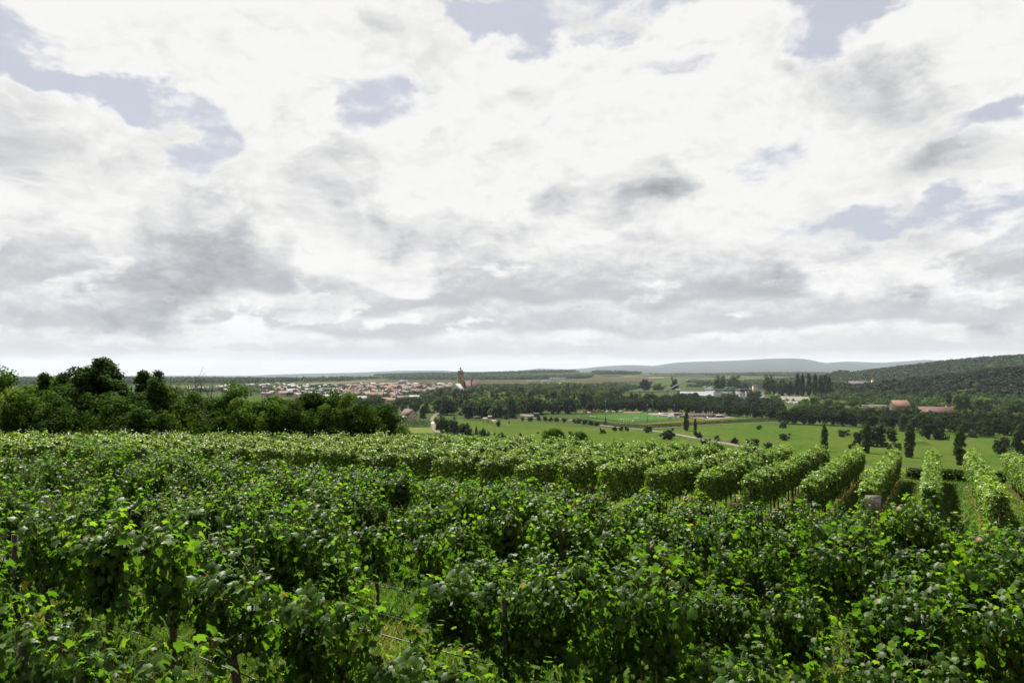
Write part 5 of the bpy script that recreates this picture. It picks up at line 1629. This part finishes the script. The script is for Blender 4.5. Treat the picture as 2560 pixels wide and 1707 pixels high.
M['hose'] = mat('drip_hose', (0.022, 0.022, 0.022), 0.55, 0.4, noise=(3, 3, (0.045, 0.045, 0.045), 0.4, 0.6))
M['grape'] = mat('dark_grape', (0.035, 0.014, 0.016), 0.4, 0.4, noise=(8, 3, (0.07, 0.03, 0.02), 0.4, 0.6))
GRASS_RAMP = [(0.0, (0.0192, 0.0467, 0.0077)), (0.5, (0.0384, 0.0770, 0.0132)), (0.8, (0.0716, 0.1017, 0.0248)), (1.0, (0.1485, 0.1376, 0.0550))]
M['grass'] = mat('grass_blade', (0.06, 0.12, 0.02), 0.6, 0.3, ramp=GRASS_RAMP, transl=(0.3, (1.7, 1.6, 0.8)))

VROT_FRONT = -ROWA             # local x along the front rows, local y away from the camera
NEARLEAF = 64

def build_vine(seed, dense):
    g = np.random.default_rng(seed)
    nsh = int(30 * dense)
    C, N = [], []
    cane = MB()
    for k in range(nsh):
        x0 = np.clip(g.normal(0, .43), -.74, .74)
        z0 = 0.78 + g.normal(0, .05)
        L = g.uniform(.80, 1.28) if g.random() < .82 else g.uniform(1.3, 1.6)
        side = g.choice([-1, 1])
        lean = g.normal(0, .10) + side * .05
        dxx = g.normal(0, .16)
        if k % 5 == 3:                       # hanging side shoot
            L = g.uniform(.65, 1.10)
            ts = np.linspace(0, 1, 9)
            pts = np.column_stack([x0 + dxx * 2 * ts, side * (.10 + .34 * np.sin(ts * 2.2)), z0 + .45 * ts - .95 * L * ts ** 2])
        else:
            ts = np.linspace(0, 1, 9)
            dr = g.uniform(0.0, .34) ** 1.3
            pts = np.column_stack([x0 + dxx * ts + g.normal(0, .05) * ts ** 2 * 3, lean * ts + side * (.06 * ts + dr * .62 * ts ** 3), z0 + L * ts - dr * .62 * ts ** 3])
        pts[:, 2] = np.maximum(pts[:, 2], .16)
        if k % 2 == 0:
            cane.tube(pts, np.linspace(.0065, .003, 9), 3, cap=False)
        nlf = int(L / .036)
        tl = np.sort(g.random(nlf)) * .97 + .03
        Q = np.column_stack([np.interp(tl, ts, pts[:, c]) for c in range(3)])
        offs = g.normal(0, 1, (nlf, 3)) * np.array([.085, .070, .055])
        Q = Q + offs
        nr = np.column_stack([g.normal(0, .42, nlf), np.sign(Q[:, 1] + .02 * g.normal(size=nlf)) * .62 + g.normal(0, .38, nlf), .10 + .85 * sstep(1.35, 1.85, Q[:, 2]) + g.normal(0, .30, nlf)])
        C.append(Q)
        N.append(nr)
    C, N = np.vstack(C), np.vstack(N)
    S_ = (.055 + .105 * g.random(len(C)) ** 1.3)
    S_[C[:, 2] > 1.75] *= .8
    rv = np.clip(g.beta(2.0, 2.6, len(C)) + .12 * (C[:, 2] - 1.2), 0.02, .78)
    yl = g.random(len(C))
    rv[yl > .996] = g.uniform(.94, 1.0, (yl > .996).sum())
    score = C[:, 2] * .9 - C[:, 1] * 1.1 + g.normal(0, .16, len(C))
    order = np.argsort(-score)
    near = order[:NEARLEAF]
    rest = order[NEARLEAF:]
    g2 = np.random.default_rng(seed + 5)
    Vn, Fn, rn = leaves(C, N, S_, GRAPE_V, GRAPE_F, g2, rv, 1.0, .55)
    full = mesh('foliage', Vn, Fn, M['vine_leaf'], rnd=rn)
    k = len(GRAPE_V)
    V4 = Vn.reshape(-1, k, 3)[rest].reshape(-1, 3)
    Fr = (GRAPE_F[None] + (np.arange(len(rest)) * k)[:, None, None]).reshape(-1, 3)
    part = mesh('foliage', V4, Fr, M['vine_leaf'], rnd=np.repeat(rv[rest], k))
    b, t, n = bases(N[near], g2, 1.0, .55)
    mats = []
    for q, idx in enumerate(near):
        Mx = Matrix(((b[q, 0], t[q, 0], n[q, 0], 0), (b[q, 1], t[q, 1], n[q, 1], 0), (b[q, 2], t[q, 2], n[q, 2], 0), (0, 0, 0, 1)))
        mats.append((Matrix.Translation(Vector(C[idx])) @ Mx @ Matrix.Scale(float(S_[idx]), 4), float(rv[idx])))
    tr = MB()
    w = np.cumsum(g.normal(0, .022, (7, 2)), 0)
    w[0] = 0
    zz = np.linspace(-.08, .80, 7)
    tr.tube(np.column_stack([w[:, 0], w[:, 1], zz]), np.array([.062, .05, .046, .042, .045, .05, .035]) * g.uniform(.85, 1.2), 8)
    for sx in (-1, 1):
        ts = np.linspace(0, 1, 5)
        tr.tube(np.column_stack([w[-1, 0] + sx * .66 * ts, w[-1, 1] + .03 * np.sin(4 * ts), .74 + .10 * np.sin(3 * ts)]), np.linspace(.030, .013, 5), 6)
    trunk = tr.mesh('trunk', M['vine_bark'], smooth=True)
    return dict(full=full, part=part, near=mats, trunk=trunk, cane=cane.mesh('cane', M['cane']))

VINES = [build_vine(300 + k, d) for k, d in enumerate([1.25, 1.4, 1.05, 1.3, .75, 1.45, 1.15, .9])]
LEAFS = []
for q in range(10):
    r0 = (q + .5) / 10
    gv = GRAPE_V + np.random.default_rng(900 + q).normal(0, .025, GRAPE_V.shape)
    LEAFS.append(mesh('leaf', gv, GRAPE_F, M['vine_leaf'], rnd=np.full(len(gv), [.12, .22, .31, .40, .48, .56, .64, .70, .76, .945][q])))
ORD = ['nearest', 'second', 'third', 'fourth', 'fifth', 'sixth', 'seventh', 'eighth', 'ninth']
FRONT_D = [4.0, 6.9, 9.9, 12.9, 15.8, 18.6, 21.1, 23.3]

def visible(x, y, z, pad=90):
    if y < 1.0:
        return False
    px, py = HX + FPX * x / y, HY - FPX * z / y
    return -pad < px < 2560 + pad and py < 1707 + pad * 2

grape_mesh = None
gb = MB()
gg2 = np.random.default_rng(4)
for q in range(34):
    a = gg2.random() * 6.28
    h = gg2.random()
    rr = .038 * (1 - .7 * h)
    c = (rr * math.cos(a), rr * math.sin(a), -.15 * h)
    gb.lathe([(.001, -.009), (.008, -.004), (.009, .003), (.001, .009)], 5, c)
grape_mesh = gb.mesh('grape_bunch', M['grape'], smooth=True)

nv = 0
for ri, D in enumerate(FRONT_D):
    gr = np.random.default_rng(70 + ri)
    u_lo, u_hi = -2.15 * D - 2, .16 * D + 4.0
    # the front block stops where the far block begins on the left
    us = np.arange(u_lo + gr.random() * 1.5, u_hi, 1.42)
    vcount = 0
    for u in us:
        u2 = u + gr.normal(0, .05)
        x, y = DU(D, u2)
        if D > 18 and u2 < -39:
            continue
        z = gz(x, y)
        if not visible(x, y, z + 1.9, 260) or HY - FPX * (z + 2.0) / max(y, .5) > 1760:
            continue
        if gr.random() < .035:
            continue
        vi = int(gr.integers(0, len(VINES)))
        Vd = VINES[vi]
        sc = gr.uniform(.84, 1.10)
        vcount += 1
        lab = 'grape vine in the %s front row, %s from its left end' % (ORD[ri], nth(vcount))
        o = thing('grape_vine', lab, 'grape vine', (x, y, z), VROT_FRONT + gr.normal(0, .05), '%s front row vines' % ORD[ri])
        o.scale = (sc, sc * gr.uniform(.95, 1.2), sc * gr.uniform(.86, 1.14))
        if ri == len(FRONT_D) - 1:
            o.scale[2] = min(o.scale[2], .90)
        put('trunk', Vd['trunk'], o)
        c_ = put('cane', Vd['cane'], o)
        near = y < 13.5
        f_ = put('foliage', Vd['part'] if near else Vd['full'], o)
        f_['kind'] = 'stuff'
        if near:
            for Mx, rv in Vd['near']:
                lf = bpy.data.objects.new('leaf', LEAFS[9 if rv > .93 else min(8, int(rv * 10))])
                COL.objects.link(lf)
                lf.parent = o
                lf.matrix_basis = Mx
            if gr.random() < .5:
                put('grape_bunch', grape_mesh, o, (gr.uniform(-.4, .4), -.14, .80))
        nv += 1
    # trellis of that row
    ua, ub = us[0], us[-1]
    x, y = DU(D, (ua + ub) / 2)
    tr = thing('trellis', 'trellis posts, wires and drip hose of the %s front vine row' % ORD[ri], 'trellis', (x, y, gz(x, y)), 0.0, None)
    c = np.array(tr.location)
    pm_w = MB().tube([(0, 0, -.3), (0, 0, .9), (.01, 0, 1.60)], [.052, .050, .048], 9).mesh('post', M['post_wood'], smooth=False)
    pm_s = MB().box((0, 0, .75), (.055, .04, 1.9)).mesh('post', M['post_steel'])
    ph = {0: -1.0, 1: -6.6, 2: .9, 3: -13.2, 4: -7.5, 5: -17.5}.get(ri, gr.uniform(0, 5))
    k0 = math.ceil((ua - ph) / 6.5)
    for k in range(k0, k0 + 16):
        u = ph + 6.5 * k
        if ua - 1 < u < ub + 1:
            x, y = DU(D, u)
            if visible(x, y, gz(x, y) + 1.8, 60):
                steel = ri == 3
                put('post', pm_s if steel else pm_w, tr, (x - c[0], y - c[1], gz(x, y) - c[2]), (gr.normal(0, .02), gr.normal(0, .03), 0))
    for zz, rad, mm, nm in ((.52, .010, 'hose', 'drip_hose'), (.86, .0025, 'wire', 'wire'), (1.35, .0025, 'wire', 'wire')):
        pts = []
        for u in np.linspace(ua, ub, 40):
            x, y = DU(D, u)
            pts.append((x - c[0], y - c[1], gz(x, y) + zz - .02 * abs(math.sin(u * .6)) - c[2]))
        put(nm, MB().tube(pts, rad, 5, cap=False).mesh(nm, M[mm]), tr)
print('front vines', nv)

# ---- the far block: trimmed rows running away from the camera
SEG = 2.0
def build_seg(seed, n=2300, gap=0.0):
    g = np.random.default_rng(seed)
    ph = g.random(4) * 6.28
    f = g.random(n)
    x = g.uniform(-SEG / 2 - .06, SEG / 2 + .06, n)
    top = 1.78 + .09 * np.sin(3.1 * x + ph[0]) + .05 * np.sin(9 * x + ph[1])
    wid = .235 + .05 * np.sin(4.3 * x + ph[2])
    side = np.where(f < .36, -1, np.where(f < .72, 1, 0))
    hz_ = g.random(n) ** .85
    bot = .66 + .10 * np.sin(5 * x + ph[3])
    z = np.where(side == 0, top, bot + (top - bot) * hz_)
    yy = np.where(side == 0, g.uniform(-1, 1, n) * wid, side * wid * (1.0 - .25 * (hz_ - .4) ** 2))
    inner = g.random(n) < .33
    yy = np.where(inner, yy * g.random(n), yy) + g.normal(0, .055, n)
    z = z + g.normal(0, .05, n)
    sh = g.random(n) < .05
    z = np.where(sh & (side == 0), top + g.random(n) ** 2 * .42, z)
    for _ in range(9):                                   # stray shoots standing above the trimmed top
        k0 = g.integers(0, n, 11)
        sx0, hh = g.uniform(-SEG / 2, SEG / 2), g.uniform(.16, .46)
        tt = np.linspace(.1, 1, 11)
        x[k0] = sx0 + g.normal(0, .12) * tt + g.normal(0, .025, 11)
        yy[k0] = g.normal(0, .10) + g.normal(0, .08) * tt + g.normal(0, .025, 11)
        z[k0] = 1.74 + hh * tt
    C = np.column_stack([x, yy, z])
    N = np.column_stack([g.normal(0, .40, n), side * .62 + g.normal(0, .38, n), np.where(side == 0, 1.0, .14 + .45 * (hz_ > .85)) + g.normal(0, .30, n)])
    S_ = g.uniform(.060, .122, n)
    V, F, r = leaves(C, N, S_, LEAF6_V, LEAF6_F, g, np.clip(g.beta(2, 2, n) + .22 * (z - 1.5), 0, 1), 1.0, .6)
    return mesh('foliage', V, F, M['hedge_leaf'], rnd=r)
SEGS = [build_seg(500 + k) for k in range(9)]
tk = MB()
tk.tube([(0, 0, -.1), (.015, .01, .3), (-.01, .0, .6), (.01, 0, .85)], [.038, .032, .030, .026], 6)
TRUNK_ROW = tk.mesh('trunk', M['vine_bark'], smooth=True)
POST_ROW = MB().tube([(0, 0, -.2), (0, 0, 1.5)], [.036, .034], 7).mesh('post', M['post_wood'])
UE = np.array([-70, -60, -51, -43, -33, -16, 0, 14, 30])
DE = np.array([22, 24, 28, 36, 44, 48, 53, 56, 60])
US = np.array([-70, -45, -40, -33, -22, -16, 30])
DS = np.array([18, 20, 21.5, 26.5, 29.0, 29.8, 30.2])
ROW_LAB = {}
patch('vineyard_floor', [DU(2, -66), DU(2, 22), DU(64, 22), DU(64, -66)], M['vine_floor'], .35, 40, world=True)
us = np.arange(-62.2, 16, 2.0)
centre = [u for u in us]
nrow = 0
for ui, u in enumerate(us):
    d0, d1 = float(np.interp(u, US, DS)), float(np.interp(u, UE, DE))
    if d1 - d0 < 2:
        continue
    gr = np.random.default_rng(1200 + ui)
    d0 += gr.normal(0, .25)
    x, y = DU((d0 + d1) / 2, u)
    vis = any(visible(*DU(d, u), gz(*DU(d, u)) + 1.8, 100) for d in np.linspace(d0, d1, 8))
    if not vis:
        continue
    nR = int(round((u - 0.0) / 2.0))
    if u > 1:
        lab = 'vine row number %d right of the row running straight away on the right' % max(1, nR)
        lab = ['vine row first to the right of the row pointing straight away', 'vine row second to the right of the row pointing straight away', 'vine row third to the right, cut by the right edge', 'vine row at the very right edge of the picture'][min(3, max(0, int(u / 2 - .2)))]
    elif u > -1:
        lab = 'trimmed vine row pointing straight away from the camera on the right'
    else:
        kk = int((-u - 1) / 2) + 1
        lab = '%s trimmed vine row left of the one pointing straight away' % nth(kk)
    gk = 'trimmed rows of the far block'
    o = thing('vine_row', lab, 'vine row', (x, y, gz(x, y)), math.pi / 2 - ROWA, gk)
    nseg = max(1, int(round((d1 - d0) / SEG)))
    for k in range(nseg):
        d = d0 + (k + .5) * (d1 - d0) / nseg
        xx, yy = DU(d, u)
        za, zb = gz(*DU(d - 1, u)), gz(*DU(d + 1, u))
        pitch = -math.atan2(zb - za, 2)
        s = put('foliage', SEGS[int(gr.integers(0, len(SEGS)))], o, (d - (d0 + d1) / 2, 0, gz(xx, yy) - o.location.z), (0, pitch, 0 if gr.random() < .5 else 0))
        s.scale = ((d1 - d0) / nseg / SEG * (1 if gr.random() < .5 else -1), gr.uniform(.9, 1.15), gr.uniform(.94, 1.05))
        s['kind'] = 'stuff'
    if u > -17:
        for d in np.arange(d0 + .3, d1, .95):
            xx, yy = DU(d, u)
            put('trunk', TRUNK_ROW, o, (d - (d0 + d1) / 2, gr.normal(0, .02), gz(xx, yy) - o.location.z), (0, 0, gr.uniform(0, 6)))
    for d in np.arange(d0 + .05, d1, 5.0):
        xx, yy = DU(d, u)
        put('post', POST_ROW, o, (d - (d0 + d1) / 2, 0.0, gz(xx, yy) - o.location.z))
    nrow += 1
    if u > -18:
        P = [DU(d, u) for d in (d0 - .3, (d0 + d1) / 2, d1)]
        ribbon('soil_strip', P, .50, M['soil'], .5, 2.0)
print('far rows', nrow)
# cross hedge closing the far ends on the right
hd = [DU(np.interp(u, UE, DE) + 1.6, u) for u in np.linspace(-1.6, 3.6, 7)]
hedge('boundary_hedge', 'dark boundary hedge closing the ends of the right vine rows', hd, .8, .62, M['tree_dark'], 77, .15, 190)

# ---- grass between and under the vines (uncountable)
def grass_pts(n, test, g):
    out = []
    tot = 0
    while tot < n:
        d = g.uniform(1.5, 58, 40000)
        u = g.uniform(-60, 14, 40000)
        x, y = d * SA + u * CA, d * CA - u * SA
        k = test(d, u, x, y, g)
        out.append(np.column_stack([x[k], y[k]]))
        tot += k.sum()
    return np.vstack(out)[:n]
def blades(P, h0, h1, wd, seed):
    g = np.random.default_rng(seed)
    n = len(P)
    z = terr(P[:, 0], P[:, 1])
    a = g.random(n) * 6.28
    h = g.uniform(h0, h1, n)
    lean = g.normal(0, .45, (n, 2)) * h[:, None]
    w = wd * g.uniform(.6, 1.4, n)
    b = np.column_stack([np.cos(a), np.sin(a)]) * w[:, None]
    V = np.zeros((n, 4, 3))
    V[:, 0, :2], V[:, 0, 2] = P - b, z - .01
    V[:, 1, :2], V[:, 1, 2] = P + b, z - .01
    V[:, 2, :2], V[:, 2, 2] = P + lean * .45 + b * .7, z + h * .62
    V[:, 3, :2], V[:, 3, 2] = P + lean, z + h * .95
    F = np.arange(n * 4).reshape(n, 4)
    F = np.vstack([F[:, [0, 1, 2]], F[:, [0, 2, 3]]])
    tone = np.repeat(np.clip(g.beta(2, 2.4, n) + .35 * (np.sin(P[:, 0] * .9) * np.cos(P[:, 1] * .7) > .55), 0, 1), 4)
    return V.reshape(-1, 3), F, tone
g = np.random.default_rng(88)
def t1(d, u, x, y, g):
    px = HX + FPX * x / np.maximum(y, .5)
    py = HY + FPX * 5.2 / np.maximum(y, .5)
    dens = np.clip(11.0 / np.maximum(y, 3), 0, 1) ** 1.6
    return (y > 3.5) & (px > -150) & (px < 2750) & (py < 2150) & (d < 30) & (g.random(len(d)) < dens)
def t2(d, u, x, y, g):
    return (d > 24) & (u > -12) & (u < 9)
V1, F1_, r1 = blades(grass_pts(105000, t1, g), .08, .30, .006, 1)
V2, F2_, r2 = blades(grass_pts(95000, t2, g), .05, .16, .014, 2)
go = put('grass', mesh('grass', np.vstack([V1, V2]), np.vstack([F1_, F2_ + len(V1)]), M['grass'], rnd=np.concatenate([r1, r2])))
tag(go, 'short green grass growing between the vine rows', 'grass', kind='stuff')

# ---- winery sign at the headland
p = DU(25.0, -3.1 / 2)
sx, sy = (2183 - HX) / FPX * 22.5, 22.5
zs = (HY - 1238) / FPX * sy
sg = thing('vineyard_sign', 'square brown sign with lettering standing behind the front vines on the right', 'sign', (sx, sy, gz(sx, sy)), R(-8))
zl = zs - sg.location.z
M['sign_board'] = mat('sign_board', (0.200, 0.180, 0.162), 0.8, 0.2, noise=(6, 5, (0.170, 0.150, 0.134), 0.4, 0.65))
M['sign_ink'] = mat('sign_ink', (0.020, 0.017, 0.015), 0.8, 0.2)
SWd, SHt = .44, .52
put('panel', MB().box((0, 0, zl - SHt / 2), (SWd, .02, SHt)).mesh('panel', M['sign_board']), sg)
put('edge_trim', MB().box((-SWd / 2, 0, zl - SHt / 2), (.012, .03, SHt + .012)).box((SWd / 2, 0, zl - SHt / 2), (.012, .03, SHt + .012)).box((0, 0, zl), (SWd, .028, .012)).box((0, 0, zl - SHt), (SWd, .028, .012)).mesh('edge_trim', M['wood']), sg)
for a in (-.16, .16):
    put('post', MB().box((a, .03, zl / 2 - .05), (.04, .035, zl + .05)).mesh('post', M['post_wood']), sg)
def lettering(txt, size, cx, cz, sxx=1.0):
    cu = bpy.data.curves.new('lettering', 'FONT')
    cu.body = txt
    cu.size = size
    cu.align_x = 'CENTER'
    cu.align_y = 'CENTER'
    cu.extrude = .001
    ob = bpy.data.objects.new('lettering', cu)
    COL.objects.link(ob)
    dg = bpy.context.evaluated_depsgraph_get()
    me = bpy.data.meshes.new_from_object(ob.evaluated_get(dg))
    bpy.data.objects.remove(ob)
    me.materials.clear()
    me.materials.append(M['sign_ink'])
    me.name = 'lettering'
    put('lettering', me, sg, (cx, -.013, cz), (R(90), 0, 0), (sxx, 1, 1))
lettering('WEINGUT', .078, 0.0, zl - .062, 1.0)
lettering('M\u00dcLLER', .07, 0.05, zl - .40, 1.0)
em = MB()
ts = np.linspace(-2.6, 2.6, 22)
em.tube([(.16 * math.sin(t / 1.7), -.012, zl - .29 + .125 * math.cos(t / 1.25)) for t in ts], .005, 4)
em.tube([(-.13 + .26 * q, -.012, zl - .22 + .018 * math.sin(14 * q)) for q in np.linspace(0, 1, 14)], .004, 4)
for q in range(5):
    em.tube([(-.055 + .02 * q, -.012, zl - .235), (-.04 + .02 * q + .01 * math.sin(q), -.012, zl - .275), (-.05 + .025 * q, -.012, zl - .325)], .004, 4)
em.tube([(-.11, -.012, zl - .33), (0.0, -.012, zl - .315), (.13, -.012, zl - .345)], .004, 4)
put('emblem', em.mesh('emblem', M['sign_ink']), sg)

# ------------------------------------------------------------------ haze
hb = MB().box((0, 11000, 95), (44000, 26000, 420))
hm = bpy.data.materials.new('haze')
hm.use_nodes = True
nt = hm.node_tree
nt.nodes.clear()
ho = nt.nodes.new('ShaderNodeOutputMaterial')
pv = nt.nodes.new('ShaderNodeVolumePrincipled')
pv.inputs['Color'].default_value = (0.70, 0.82, 1.0, 1)
pv.inputs['Density'].default_value = 1.7e-5
pv.inputs['Anisotropy'].default_value = 0.0
nt.links.new(pv.outputs[0], ho.inputs['Volume'])
hz_o = put('haze', hb.mesh('haze', hm))
tag(hz_o, 'thin pale blue haze over the valley', None, kind='stuff')
